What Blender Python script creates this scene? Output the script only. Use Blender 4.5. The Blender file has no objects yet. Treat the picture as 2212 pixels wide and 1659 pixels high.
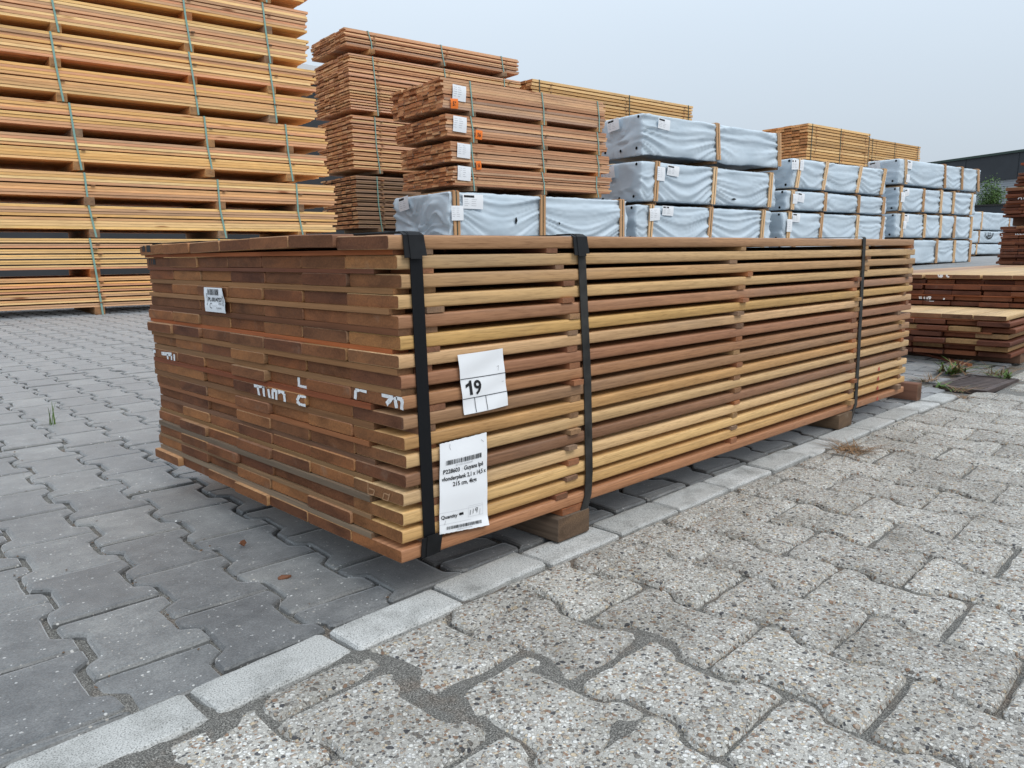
import bpy, math, random
import numpy as np
from mathutils import Matrix, Vector
from mathutils.geometry import tessellate_polygon
R = math.radians
rnd = random.Random(7)
sc = bpy.context.scene
col = sc.collection

# ------------------------------------------------------------------ camera
CAM = Vector((-0.67452, -0.90307, 0.53083))
YAW, PITCH, ROLL = R(44.8815), R(9.5196), R(-0.5373)
fw = Vector((math.cos(YAW)*math.cos(PITCH), math.sin(YAW)*math.cos(PITCH), -math.sin(PITCH)))
sd = fw.cross(Vector((0, 0, 1))).normalized(); up = sd.cross(fw)
s2 = sd*math.cos(ROLL) + up*math.sin(ROLL); u2 = -sd*math.sin(ROLL) + up*math.cos(ROLL)
cd = bpy.data.cameras.new('camera'); cam = bpy.data.objects.new('camera', cd); col.objects.link(cam)
cd.sensor_width = 36; cd.lens = 36*1661/2212; cd.clip_start = 0.02; cd.clip_end = 2000
M = Matrix((s2, u2, -fw)).transposed().to_4x4(); M.translation = CAM
cam.matrix_world = M
sc.camera = cam

# ------------------------------------------------------------------ world, sun, exposure
SUN_DIR = Vector((0.0, -0.61, 0.79)).normalized()      # towards the sun: high, right of and behind the camera
w = bpy.data.worlds.new('World'); sc.world = w; w.use_nodes = True
nt = w.node_tree; nt.nodes.clear()
sky = nt.nodes.new('ShaderNodeTexSky'); sky.sky_type = 'NISHITA'; sky.sun_disc = False
sky.sun_elevation = math.asin(SUN_DIR.z); sky.sun_rotation = math.atan2(SUN_DIR.x, SUN_DIR.y)
sky.air_density = 1.5; sky.dust_density = 4.0; sky.ozone_density = 1.0
tcw = nt.nodes.new('ShaderNodeTexCoord')
mpw = nt.nodes.new('ShaderNodeMapping'); mpw.inputs['Scale'].default_value = (1.0, 1.0, 2.6)
nzw = nt.nodes.new('ShaderNodeTexNoise'); nzw.inputs['Scale'].default_value = 1.3; nzw.inputs['Detail'].default_value = 4; nzw.inputs['Roughness'].default_value = 0.45
crw = nt.nodes.new('ShaderNodeValToRGB')                 # even overcast deck, hardly mottled
crw.color_ramp.elements[0].position = 0.25; crw.color_ramp.elements[0].color = (0.84, 0.965, 1.10, 1)
crw.color_ramp.elements[1].position = 0.75; crw.color_ramp.elements[1].color = (0.90, 1.02, 1.15, 1)
scw = nt.nodes.new('ShaderNodeVectorMath'); scw.operation = 'SCALE'   # overcast deck: brighter towards the zenith, (1 + 2 sin elevation), as the sky in view shows
spw = nt.nodes.new('ShaderNodeSeparateXYZ'); mzw = nt.nodes.new('ShaderNodeMath'); mzw.operation = 'MAXIMUM'; mzw.inputs[1].default_value = 0.0
mlw = nt.nodes.new('ShaderNodeMath'); mlw.operation = 'MULTIPLY_ADD'; mlw.inputs[1].default_value = 2*5.85; mlw.inputs[2].default_value = 5.85
nt.links.new(tcw.outputs['Generated'], spw.inputs[0]); nt.links.new(spw.outputs[2], mzw.inputs[0]); nt.links.new(mzw.outputs[0], mlw.inputs[0]); nt.links.new(mlw.outputs[0], scw.inputs['Scale'])
mxw = nt.nodes.new('ShaderNodeMix'); mxw.data_type = 'RGBA'; mxw.inputs[0].default_value = 0.9
bgw = nt.nodes.new('ShaderNodeBackground'); bgw.inputs['Strength'].default_value = 0.1
ow = nt.nodes.new('ShaderNodeOutputWorld')
lw = nt.links.new
lw(tcw.outputs['Generated'], mpw.inputs[0]); lw(mpw.outputs[0], nzw.inputs['Vector']); lw(nzw.outputs['Fac'], crw.inputs[0])
lw(crw.outputs[0], scw.inputs[0]); lw(sky.outputs[0], mxw.inputs[6]); lw(scw.outputs[0], mxw.inputs[7])
lw(mxw.outputs[2], bgw.inputs['Color']); lw(bgw.outputs[0], ow.inputs['Surface'])

sl = bpy.data.lights.new('sun', 'SUN'); sl.energy = 1.5; sl.angle = R(30); sl.color = (1.0, 0.945, 0.86)
so = bpy.data.objects.new('sun', sl); col.objects.link(so)
so.rotation_euler = SUN_DIR.to_track_quat('Z', 'Y').to_euler()
so.location = (0, -5, 12)

vs = sc.view_settings
vs.view_transform = 'Standard'; vs.look = 'None'; vs.exposure = 0.0; vs.gamma = 1.0; vs.use_curve_mapping = False

# ------------------------------------------------------------------ helpers
def lin(r, g, b, k=1.0):
    f = lambda c: (c/255/12.92 if c/255 <= 0.04045 else ((c/255+0.055)/1.055)**2.4)*k
    return (min(f(r), .95), min(f(g), .95), min(f(b), .95), 1.0)

def tag(o, label=None, cat=None, group=None, kind=None):
    if label: o['label'] = label
    if cat: o['category'] = cat
    if group: o['group'] = group
    if kind: o['kind'] = kind
    return o

def empty(name, loc=(0, 0, 0), rz=0.0, label=None, cat=None, group=None):
    o = bpy.data.objects.new(name, None); col.objects.link(o)
    o.empty_display_size = 0.1; o.location = loc; o.rotation_euler = (0, 0, rz)
    return tag(o, label, cat, group)

def mesh(name, verts, faces, mats=(), idx=None, smooth=False):
    me = bpy.data.meshes.new(name)
    me.from_pydata([tuple(map(float, v)) for v in verts], [], [tuple(map(int, f)) for f in faces])
    for m in mats: me.materials.append(m)
    if idx is not None: me.polygons.foreach_set('material_index', list(map(int, idx)))
    if smooth: me.polygons.foreach_set('use_smooth', [True]*len(me.polygons))
    me.update()
    return me

def obj(name, me, parent=None, loc=(0, 0, 0), rot=(0, 0, 0), color=None):
    o = bpy.data.objects.new(name, me); col.objects.link(o)
    o.location = loc; o.rotation_euler = rot
    if parent is not None: o.parent = parent
    if color is not None: o.color = color
    return o

class MB:                                                # collects boxes, polygons and ribbons into one mesh
    def __init__(s): s.v = []; s.f = []; s.m = []
    def add(s, vs_, fs_, mi=0):
        b = len(s.v); s.v += [tuple(v) for v in vs_]; s.f += [tuple(b+i for i in f) for f in fs_]; s.m += [mi]*len(fs_)
    def box(s, x0, x1, y0, y1, z0, z1, mi=0, mi_end=None):
        s.add([(x0,y0,z0),(x1,y0,z0),(x1,y1,z0),(x0,y1,z0),(x0,y0,z1),(x1,y0,z1),(x1,y1,z1),(x0,y1,z1)],
              [(0,3,2,1),(4,5,6,7),(0,1,5,4),(1,2,6,5),(2,3,7,6),(3,0,4,7)], mi)
        if mi_end is not None: s.m[-3] = mi_end; s.m[-1] = mi_end
    def build(s, name, mats, parent=None, loc=(0,0,0), rot=(0,0,0), color=None, smooth=False):
        return obj(name, mesh(name, s.v, s.f, mats, s.m, smooth), parent, loc, rot, color)

_bx = {}
def box_mesh(lx, ly, lz, mats, endx=True, bev=0.0):
    """box centred on the origin; faces across X carry material slot 1 (end grain)"""
    key = (round(lx,4), round(ly,4), round(lz,4), tuple(m.name for m in mats), endx, bev)
    if key in _bx: return _bx[key]
    a, b, c = lx/2, ly/2, lz/2
    if bev <= 0:
        v = [(-a,-b,-c),(a,-b,-c),(a,b,-c),(-a,b,-c),(-a,-b,c),(a,-b,c),(a,b,c),(-a,b,c)]
        f = [(0,3,2,1),(4,5,6,7),(0,1,5,4),(1,2,6,5),(2,3,7,6),(3,0,4,7)]
        i = [0,0,0,1 if endx else 0,0,1 if endx else 0]
        me = mesh('box', v, f, mats, i)
    else:
        prof = []
        for (sy, sz, a0) in ((1,-1,-90),(1,1,0),(-1,1,90),(-1,-1,180)):
            for k in range(3):
                t = R(a0+45*k); prof.append((sy*(b-bev)+bev*math.cos(t), sz*(c-bev)+bev*math.sin(t)))
        n = len(prof); e = 0.0012
        v = []
        for x, kx in ((-a, e), (-a+e, 0), (a-e, 0), (a, e)):
            for (y, z) in prof:
                v.append((x, y-math.copysign(kx, y), z-math.copysign(kx, z)))
        f = []; i = []
        for r_ in range(3):
            for k in range(n):
                f.append((r_*n+k, (r_+1)*n+k, (r_+1)*n+(k+1) % n, r_*n+(k+1) % n)); i.append(0)
        f.append(tuple(range(n))); i.append(1 if endx else 0)
        f.append(tuple(3*n+k for k in reversed(range(n)))); i.append(1 if endx else 0)
        me = mesh('plank', v, [tuple(reversed(q)) for q in f], mats, i)
        sm = [True]*(3*n)+[False, False]
        me.polygons.foreach_set('use_smooth', sm)
    _bx[key] = me
    return me

def ribbon(path, width, th, axis=0, xoff=None):
    """closed-section ribbon along a (y,z) path, lying in X; xoff gives the X of each path point"""
    P = [Vector((p[0], p[1])) for p in path]; n = len(P); v = []; f = []
    for i, p in enumerate(P):
        t = (P[min(i+1, n-1)]-P[max(i-1, 0)]).normalized(); nn = Vector((t.y, -t.x))
        x = 0 if xoff is None else xoff[i]
        for (dx, dn) in ((-1, 0), (1, 0), (1, 1), (-1, 1)):
            q = p + nn*(dn*th); v.append((x+dx*width/2, q.x, q.y))
    for i in range(n-1):
        for k in range(4):
            f.append((i*4+k, i*4+(k+1) % 4, (i+1)*4+(k+1) % 4, (i+1)*4+k))
    f.append((3, 2, 1, 0)); f.append(tuple((n-1)*4+k for k in range(4)))
    return v, f

# vectorised value noise
def _h(ix, iy, iz, s):
    n = (ix.astype(np.int64)*374761393 + iy.astype(np.int64)*668265263 + iz.astype(np.int64)*2147483647 + s*974711) & 0xffffffff
    n = ((n ^ (n >> 13))*1274126177) & 0xffffffff
    return ((n ^ (n >> 16)) & 0xffffff)/float(0xffffff)
def vnoise(x, y, z, seed=0):
    x, y, z = np.broadcast_arrays(np.asarray(x, float), np.asarray(y, float), np.asarray(z, float))
    ix, iy, iz = np.floor(x), np.floor(y), np.floor(z); fx, fy, fz = x-ix, y-iy, z-iz
    s = lambda t: t*t*(3-2*t)
    fx, fy, fz = s(fx), s(fy), s(fz); o = 0
    for a in (0, 1):
        for b in (0, 1):
            for c in (0, 1):
                o = o + _h(ix+a, iy+b, iz+c, seed)*(fx if a else 1-fx)*(fy if b else 1-fy)*(fz if c else 1-fz)
    return o

# ------------------------------------------------------------------ materials
class NT:
    def __init__(s, name):
        s.m = bpy.data.materials.new(name); s.m.use_nodes = True
        s.t = s.m.node_tree; s.b = s.t.nodes['Principled BSDF']
    def n(s, typ, **kw):
        nd = s.t.nodes.new('ShaderNode'+typ)
        for k, v in kw.items():
            if k.startswith('_'): setattr(nd, k[1:], v)
            else: nd.inputs[k.replace('__', ' ')].default_value = v
        return nd
    def l(s, a, b): s.t.links.new(a, b)
    def mix(s, fac, a, b, blend='MIX'):
        nd = s.t.nodes.new('ShaderNodeMix'); nd.data_type = 'RGBA'; nd.blend_type = blend
        for i, q in ((0, fac), (6, a), (7, b)):
            if hasattr(q, 'node'): s.l(q, nd.inputs[i])
            else: nd.inputs[i].default_value = q
        return nd.outputs[2]
    def math(s, op, a, b=0.0, c=0.0, clamp=False):
        nd = s.t.nodes.new('ShaderNodeMath'); nd.operation = op; nd.use_clamp = clamp
        for i, q in enumerate((a, b, c)):
            if hasattr(q, 'node'): s.l(q, nd.inputs[i])
            else: nd.inputs[i].default_value = q
        return nd.outputs[0]
    def ramp(s, fac, stops, interp='LINEAR'):
        nd = s.t.nodes.new('ShaderNodeValToRGB'); nd.color_ramp.interpolation = interp
        e = nd.color_ramp.elements
        while len(e) < len(stops): e.new(0.5)
        for q, (p, c) in zip(e, stops):
            q.position = p; q.color = c if len(c) == 4 else (*c, 1)
        s.l(fac, nd.inputs[0]); return nd.outputs[0]
    def coords(s, scale, jitter=37.0):
        tc = s.n('TexCoord'); oi = s.n('ObjectInfo')
        add = s.n('VectorMath', _operation='ADD')
        k = s.n('VectorMath', _operation='SCALE', Scale=jitter)
        cb = s.n('CombineXYZ')
        s.l(oi.outputs['Random'], cb.inputs[0]); s.l(s.math('MULTIPLY', oi.outputs['Random'], 7.3), cb.inputs[1]); s.l(s.math('MULTIPLY', oi.outputs['Random'], 3.1), cb.inputs[2])
        s.l(cb.outputs[0], k.inputs[0]); s.l(tc.outputs['Object'], add.inputs[0]); s.l(k.outputs[0], add.inputs[1])
        mp = s.n('Mapping'); mp.inputs['Scale'].default_value = scale; s.l(add.outputs[0], mp.inputs[0])
        s.oi = oi; s.base = add.outputs[0]
        return mp.outputs[0]
    def mapped(s, scale):
        mp = s.n('Mapping'); mp.inputs['Scale'].default_value = scale; s.l(s.base, mp.inputs[0]); return mp.outputs[0]
    def noise(s, vec, scale=1.0, detail=3.0, rough=0.5, dist=0.0):
        nd = s.n('TexNoise', Scale=scale, Detail=detail, Roughness=rough, Distortion=dist); s.l(vec, nd.inputs['Vector']); return nd.outputs['Fac']
    def bump(s, h, strength=0.3, dist=0.002):
        nd = s.n('Bump', Strength=strength, Distance=dist); s.l(h, nd.inputs['Height']); s.l(nd.outputs[0], s.b.inputs['Normal'])
    def out(s, color=None, rough=0.6, spec=0.35):
        if color is not None:
            if hasattr(color, 'node'): s.l(color, s.b.inputs['Base Color'])
            else: s.b.inputs['Base Color'].default_value = color
        if hasattr(rough, 'node'): s.l(rough, s.b.inputs['Roughness'])
        else: s.b.inputs['Roughness'].default_value = rough
        s.b.inputs['Specular IOR Level'].default_value = spec
        return s.m

def wood_side(name, rough=0.6, lo=0.62, hi=1.18, pores=True, knots=False, stain=0.25):
    t = NT(name)
    v = t.coords((1.1, 75, 75))
    g1 = t.noise(v, 1.0, 5, 0.55, 0.4)
    g2 = t.noise(t.mapped((0.7, 14, 14)), 1.0, 3, 0.5, 0.8)
    f = t.math('ADD', t.math('MULTIPLY', g1, 0.55), t.math('MULTIPLY', g2, 0.45))
    sh = t.ramp(f, [(0.30, (lo, lo*0.97, lo*0.93)), (0.52, (1, 1, 1)), (0.72, (hi, hi, hi*0.97))])
    c = t.mix(1.0, t.oi.outputs['Color'], sh, 'MULTIPLY')
    fb = t.noise(t.mapped((9, 260, 260)), 1.0, 3, 0.65, 0.3)
    c = t.mix(1.0, c, t.ramp(fb, [(0.30, (0.80, 0.78, 0.75)), (0.5, (1, 1, 1)), (0.70, (1.14, 1.13, 1.11))]), 'MULTIPLY')
    if pores:
        p = t.noise(t.mapped((30, 700, 700)), 1.0, 3, 0.6)
        pm = t.ramp(p, [(0.34, (0.70, 0.66, 0.62)), (0.48, (1, 1, 1))])
        c = t.mix(0.85, c, t.mix(1.0, c, pm, 'MULTIPLY'))
        t.bump(t.math('ADD', g1, p), 0.22, 0.0012)
    else:
        t.bump(g1, 0.3, 0.002)
    if knots:
        vo = t.n('TexVoronoi', Scale=1.0); t.l(t.mapped((1.4, 5, 9)), vo.inputs['Vector'])
        km = t.ramp(vo.outputs['Distance'], [(0.05, (1, 1, 1)), (0.12, (0, 0, 0))])
        c = t.mix(km, c, t.mix(1.0, c, (0.42, 0.26, 0.17, 1), 'MULTIPLY'))
    st = t.noise(t.mapped((1.6, 3, 3)), 1.0, 4, 0.6)
    c = t.mix(t.ramp(st, [(0.52, (0, 0, 0)), (0.75, (stain,)*3)]), c, (0.20, 0.175, 0.15, 1))
    return t.out(c, rough, 0.3)

def wood_end(name, tint, objmix=0.45, k=0.75, pal=None):
    t = NT(name)
    t.coords((1, 1, 1))
    n1 = t.noise(t.mapped((8, 9, 22)), 1.0, 4, 0.6, 0.6)
    n2 = t.noise(t.mapped((60, 340, 340)), 1.0, 3, 0.6)
    wv = t.n('TexWave', _wave_type='RINGS', Scale=26.0, Distortion=3.0, Detail=2.0); wv.rings_direction = 'X'
    t.l(t.mapped((1, 1.0, 1.6)), wv.inputs['Vector'])
    if pal: tint = t.ramp(t.oi.outputs['Random'], [(i/len(pal), c) for i, c in enumerate(pal)], 'CONSTANT')
    base = t.mix(objmix, tint, t.oi.outputs['Color'])
    base = t.mix(1.0, base, (k, k*0.9, k*0.82, 1), 'MULTIPLY')
    sh = t.ramp(n1, [(0.28, (0.55, 0.52, 0.5)), (0.5, (1, 1, 1)), (0.7, (1.35, 1.3, 1.2))])
    c = t.mix(1.0, base, sh, 'MULTIPLY')
    c = t.mix(0.04, c, t.mix(1.0, c, wv.outputs['Color'], 'MULTIPLY'))
    sp = t.ramp(n2, [(0.35, (0.7, 0.68, 0.66)), (0.62, (1.12, 1.1, 1.08))])
    c = t.mix(0.7, c, t.mix(1.0, c, sp, 'MULTIPLY'))
    du = t.noise(t.mapped((1, 16, 16)), 1.0, 4, 0.6)         # pale dust and cut marks
    c = t.mix(t.ramp(du, [(0.62, (0, 0, 0)), (0.82, (0.35, 0.35, 0.35))]), c, (0.34, 0.27, 0.20, 1))
    t.bump(t.math('ADD', n1, n2), 0.35, 0.0015)
    return t.out(c, 0.72, 0.22)

def plain(name, color, rough=0.5, spec=0.35, nscale=0, lo=0.7, bump=0.0):
    t = NT(name)
    if nscale:
        t.coords((nscale,)*3)
        n1 = t.noise(t.mapped((nscale,)*3), 1.0, 4, 0.6)
        c = t.mix(1.0, color, t.ramp(n1, [(0.3, (lo,)*3), (0.7, (1.1,)*3)]), 'MULTIPLY')
        if bump: t.bump(n1, bump, 0.002)
        return t.out(c, rough, spec)
    return t.out(color, rough, spec)

M_HARD = wood_side('hardwood_planed', 0.55)
M_HARD_E = wood_end('hardwood_end_grain', (0.27, 0.125, 0.06, 1), 0.12, 1.0, [lin(*c, 1.08) for c in [(108,72,48),(120,80,52),(98,63,44),(132,90,58),(106,67,46),(142,100,64),(112,76,52),(92,58,42),(124,83,56),(116,73,47)]])
M_DARK_E = wood_end('dark_hardwood_end_grain', (0.2, 0.09, 0.05, 1), 0.15, 1.0, [lin(*c, 1.3) for c in [(92,58,44),(102,66,50),(82,52,42),(112,74,54),(88,58,46),(76,50,42),(98,62,46)]])
M_PINE = wood_side('fir_sawn', 0.75, 0.66, 1.16, False, True)
M_PINE_E = wood_end('fir_end_grain', (0.46, 0.27, 0.15, 1), 0.25, 1.05, [lin(*c, 1.15) for c in [(190,136,92),(168,114,76),(206,156,112),(152,100,66),(214,172,130),(180,122,80),(160,110,78)]])
M_BEAR = wood_side('bearer_sawn', 0.8, 0.6, 1.2, False, False, 0.12)
M_BEAR_E = wood_end('bearer_end_grain', (0.22, 0.16, 0.11, 1), 0.6, 0.8)
M_STRAP = plain('black_strap', (0.006, 0.0065, 0.008, 1), 0.55, 0.18)
M_STRAP_D = plain('dusty_black_strap', (0.034, 0.032, 0.029, 1), 0.6, 0.3, 30, 0.3)
M_RUB = plain('black_rubber_guard', (0.012, 0.0125, 0.014, 1), 0.6, 0.2, 40, 0.6)
M_TEAL = plain('teal_strap', (0.20, 0.36, 0.315, 1), 0.4, 0.5)
M_DSTRAP = plain('dark_green_strap', (0.025, 0.06, 0.05, 1), 0.45, 0.5)
M_PAPER = plain('white_paper', (0.80, 0.81, 0.83, 1), 0.7, 0.3)
M_INK = plain('black_ink', (0.015, 0.015, 0.016, 1), 0.6, 0.3)
M_GREYINK = plain('grey_ink', (0.42, 0.42, 0.44, 1), 0.7, 0.3)
M_ORANGE = plain('orange_paper', (0.85, 0.20, 0.03, 1), 0.65, 0.3)
M_STEEL = plain('staple_steel', (0.35, 0.35, 0.36, 1), 0.35, 0.5)
M_HOLE = plain('dark_tear', (0.01, 0.011, 0.012, 1), 0.9, 0.1)

def paint_mat():
    t = NT('white_paint'); t.coords((1, 1, 1))
    n1 = t.noise(t.mapped((300, 160, 160)), 1.0, 4, 0.65)
    c = t.ramp(n1, [(0.28, (0.34, 0.28, 0.24)), (0.40, (0.72, 0.72, 0.72)), (0.7, (0.85, 0.85, 0.86))])
    return t.out(c, 0.6, 0.3)
M_PAINT = paint_mat()

def wrap_mat():
    t = NT('pale_blue_wrap'); t.coords((1, 1, 1))
    n1 = t.noise(t.mapped((2.2, 2.2, 2.2)), 1.0, 4, 0.55)
    c = t.ramp(n1, [(0.3, (0.47, 0.55, 0.615)), (0.7, (0.535, 0.61, 0.67))])
    d = t.noise(t.mapped((0.8, 3, 7)), 1.0, 5, 0.65)
    c = t.mix(t.ramp(d, [(0.58, (0, 0, 0)), (0.8, (0.22, 0.22, 0.22))]), c, (0.36, 0.37, 0.37, 1))
    n2 = t.noise(t.mapped((22, 22, 34)), 1.0, 3, 0.5, 0.6)
    t.bump(n2, 0.12, 0.005)
    return t.out(c, 0.42, 0.4)
M_WRAP = wrap_mat()

def aggregate_mat(name, per_island=False):
    """washed gravel concrete: pebbles of many colours in grey cement"""
    t = NT(name); t.coords((1, 1, 1), 11.0)
    if per_island:
        ge = t.n('NewGeometry'); rs = ge.outputs['Random Per Island']
    else: rs = t.oi.outputs['Random']
    pal = [(0.0, (0.50, 0.485, 0.45)), (0.14, (0.30, 0.285, 0.265)), (0.30, (0.62, 0.61, 0.58)), (0.40, (0.17, 0.155, 0.14)),
           (0.50, (0.40, 0.375, 0.335)), (0.60, (0.46, 0.38, 0.28)), (0.67, (0.25, 0.165, 0.115)), (0.74, (0.56, 0.555, 0.54)), (0.84, (0.075, 0.075, 0.08)), (0.91, (0.33, 0.27, 0.22))]
    cols = []; hs = []
    dn = t.n('TexNoise', Scale=90.0, Detail=2.0); t.l(t.base, dn.inputs['Vector'])
    wob = t.n('VectorMath', _operation='SCALE', Scale=0.006); t.l(dn.outputs['Color'], wob.inputs[0])
    vb = t.n('VectorMath', _operation='ADD'); t.l(t.base, vb.inputs[0]); t.l(wob.outputs[0], vb.inputs[1])
    for sc_, thr in ((125.0, 0.44), (260.0, 0.52)):
        vo = t.n('TexVoronoi', Scale=sc_, Randomness=1.0); t.l(vb.outputs[0], vo.inputs['Vector'])
        se = t.n('SeparateColor'); t.l(vo.outputs['Color'], se.inputs[0])
        cols.append(t.ramp(se.outputs[0], pal, 'CONSTANT'))
        on = t.math('GREATER_THAN', se.outputs[1], 0.30 if sc_ < 200 else 0.06)
        ins = t.ramp(vo.outputs['Distance'], [(thr-0.07, (1, 1, 1)), (thr+0.03, (0, 0, 0))])
        hs.append(t.math('MULTIPLY', on, ins))
    fine = t.noise(t.mapped((900, 900, 900)), 1.0, 2, 0.6)
    cem = t.ramp(fine, [(0.3, (0.27, 0.262, 0.245)), (0.7, (0.47, 0.455, 0.425))])
    c = t.mix(hs[1], cem, cols[1]); c = t.mix(hs[0], c, cols[0])
    big = t.noise(t.mapped((7, 7, 7)), 1.0, 4, 0.6)
    c = t.mix(1.0, c, t.ramp(big, [(0.28, (0.66, 0.65, 0.63)), (0.55, (1, 1, 1)), (0.75, (1.1, 1.1, 1.1))]), 'MULTIPLY')
    tone = t.ramp(rs, [(0.0, (1.02, 1.01, 0.99)), (1.0, (1.28, 1.28, 1.26))])
    c = t.mix(1.0, c, tone, 'MULTIPLY')
    h = t.math('ADD', t.math('MULTIPLY', hs[0], 1.0), t.math('ADD', t.math('MULTIPLY', hs[1], 0.6), t.math('MULTIPLY', fine, 0.5)))
    t.bump(h, 0.9, 0.0030)
    return t.out(c, 0.72, 0.3)
M_AGG = aggregate_mat('washed_gravel_concrete'); M_AGG_I = aggregate_mat('washed_gravel_concrete_far', True)

def concrete_mat(name, per_island=False):
    """worn grey concrete with small pale chips"""
    t = NT(name); t.coords((1, 1, 1), 11.0)
    if per_island:
        ge = t.n('NewGeometry'); rs = ge.outputs['Random Per Island']
    else: rs = t.oi.outputs['Random']
    fine = t.noise(t.mapped((420, 420, 420)), 1.0, 3, 0.6)
    mid = t.noise(t.mapped((26, 26, 26)), 1.0, 5, 0.65)
    c = t.ramp(fine, [(0.28, (0.100, 0.102, 0.102)), (0.72, (0.225, 0.226, 0.224))])
    c = t.mix(1.0, c, t.ramp(mid, [(0.3, (0.68, 0.69, 0.70)), (0.58, (1.03, 1.03, 1.03)), (0.78, (1.35, 1.34, 1.31))]), 'MULTIPLY')
    for sc_, cut, thr in ((70.0, 0.955, 0.17), (210.0, 0.91, 0.28), (110.0, 0.90, 0.26)):
        vo = t.n('TexVoronoi', Scale=sc_); t.l(t.base, vo.inputs['Vector'])
        se = t.n('SeparateColor'); t.l(vo.outputs['Color'], se.inputs[0])
        on = t.math('MULTIPLY', t.math('GREATER_THAN', se.outputs[0], cut), t.ramp(vo.outputs['Distance'], [(thr-0.08, (1, 1, 1)), (thr, (0, 0, 0))]))
        cc = t.ramp(se.outputs[1], [(0.0, (0.52, 0.51, 0.49)), (0.5, (0.40, 0.37, 0.33)), (0.8, (0.58, 0.58, 0.57))], 'CONSTANT') if sc_ != 100.0 else t.ramp(se.outputs[1], [(0.0, (0.11, 0.11, 0.11)), (0.6, (0.2, 0.16, 0.13))], 'CONSTANT')
        c = t.mix(on, c, cc)
    st = t.noise(t.mapped((5, 5, 5)), 1.0, 5, 0.7)
    c = t.mix(1.0, c, t.ramp(st, [(0.34, (0.72, 0.72, 0.72)), (0.55, (1, 1, 1)), (0.72, (1.28, 1.27, 1.24))]), 'MULTIPLY')
    c = t.mix(1.0, c, t.ramp(rs, [(0.0, (0.80, 0.81, 0.82)), (1.0, (1.14, 1.14, 1.12))]), 'MULTIPLY')
    t.bump(t.math('ADD', fine, t.math('MULTIPLY', mid, 1.5)), 0.28, 0.0015)
    t.b.inputs['Sheen Weight'].default_value = 1.0; t.b.inputs['Sheen Roughness'].default_value = 0.32
    return t.out(c, 0.46, 0.45)
M_CON = concrete_mat('grey_concrete'); M_CON_I = concrete_mat('grey_concrete_far', True)

def curb_mat():
    t = NT('pale_granite_concrete'); t.coords((1, 1, 1), 11.0)
    f1 = t.noise(t.mapped((520, 520, 520)), 1.0, 2, 0.6)
    c = t.ramp(f1, [(0.34, (0.19, 0.19, 0.185)), (0.46, (0.43, 0.43, 0.415)), (0.62, (0.56, 0.56, 0.545))])
    mid = t.noise(t.mapped((14, 14, 14)), 1.0, 5, 0.6)
    c = t.mix(1.0, c, t.ramp(mid, [(0.28, (0.60, 0.60, 0.59)), (0.5, (1, 1, 1)), (0.75, (1.08,)*3)]), 'MULTIPLY')
    c = t.mix(1.0, c, t.ramp(t.oi.outputs['Random'], [(0.0, (0.78, 0.78, 0.77)), (1.0, (1.05,)*3)]), 'MULTIPLY')
    t.bump(f1, 0.5, 0.0015)
    return t.out(c, 0.7, 0.3)
M_CURB = curb_mat()

def ground_mat():
    """sandy joint filling near by; past the laid stones (attribute 'far') the same grey paving too far to tell apart"""
    t = NT('ground_sand_and_paving')
    tc = t.n('TexCoord'); t.base = tc.outputs['Object']
    g = t.noise(t.mapped((520, 520, 520)), 1.0, 3, 0.7)
    c = t.ramp(g, [(0.30, (0.04, 0.038, 0.034)), (0.50, (0.15, 0.145, 0.132)), (0.72, (0.50, 0.48, 0.44))])
    m = t.noise(t.mapped((9, 9, 9)), 1.0, 4, 0.6)
    c = t.mix(t.ramp(m, [(0.52, (0, 0, 0)), (0.72, (0.55,)*3)]), c, t.mix(1.0, c, (1.0, 0.62, 0.38, 1), 'MULTIPLY'))
    a = t.n('Attribute', _attribute_name='far')
    pv = t.noise(t.mapped((3.5, 2.2, 1)), 1.0, 5, 0.7)
    pc = t.ramp(pv, [(0.3, (0.20, 0.204, 0.206)), (0.7, (0.30, 0.30, 0.30))])
    c = t.mix(a.outputs['Fac'], c, pc)
    t.bump(g, 0.9, 0.004)
    return t.out(c, 0.8, 0.25)
M_GROUND = ground_mat()

# ------------------------------------------------------------------ ground and paving
def zg(x):                                               # the yard rises a little past the gutter
    return 0.0165*np.maximum(0, np.minimum(x, 21)-4.6) + 0.006*np.maximum(0, np.minimum(x, 60)-21)
CURB_X = [-2.5, -0.35, -0.24, -0.04, 0.165, 0.8, 1.58, 1.79, 2.0, 2.18, 2.37, 2.8, 6.0]
CURB_Y = [-0.045, -0.036, -0.024, -0.020, -0.012, -0.020, -0.035, -0.038, -0.042, -0.050, -0.062, -0.075, -0.12]
curb_y = lambda x: float(np.interp(x, CURB_X, CURB_Y))
CW = 0.042                                               # half the width of the edging
def axis(parts):
    o = []
    for a, b, st in parts: o += list(np.arange(a, b-1e-6, st))
    return np.array(o)
gx = axis([(-420, -20, 40), (-20, -2, 1.5), (-2, -0.7, 0.1), (-0.7, 1.4, 0.011), (1.4, 4.6, 0.1), (4.6, 60, 1.4), (60, 460, 40)])
gy = axis([(-420, -20, 40), (-20, -1.2, 1.4), (-1.2, -0.75, 0.1), (-0.75, 1.2, 0.011), (1.2, 9, 0.12), (9, 60, 1.5), (60, 460, 40)])
GX, GY = np.meshgrid(gx, gy, indexing='ij')
GZ = np.full_like(GX, -0.0092) + 0.004*(vnoise(GX*14, GY*14, 0, 3)-0.5) + 0.003*(vnoise(GX*60, GY*60, 0, 5)-0.5)
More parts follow.
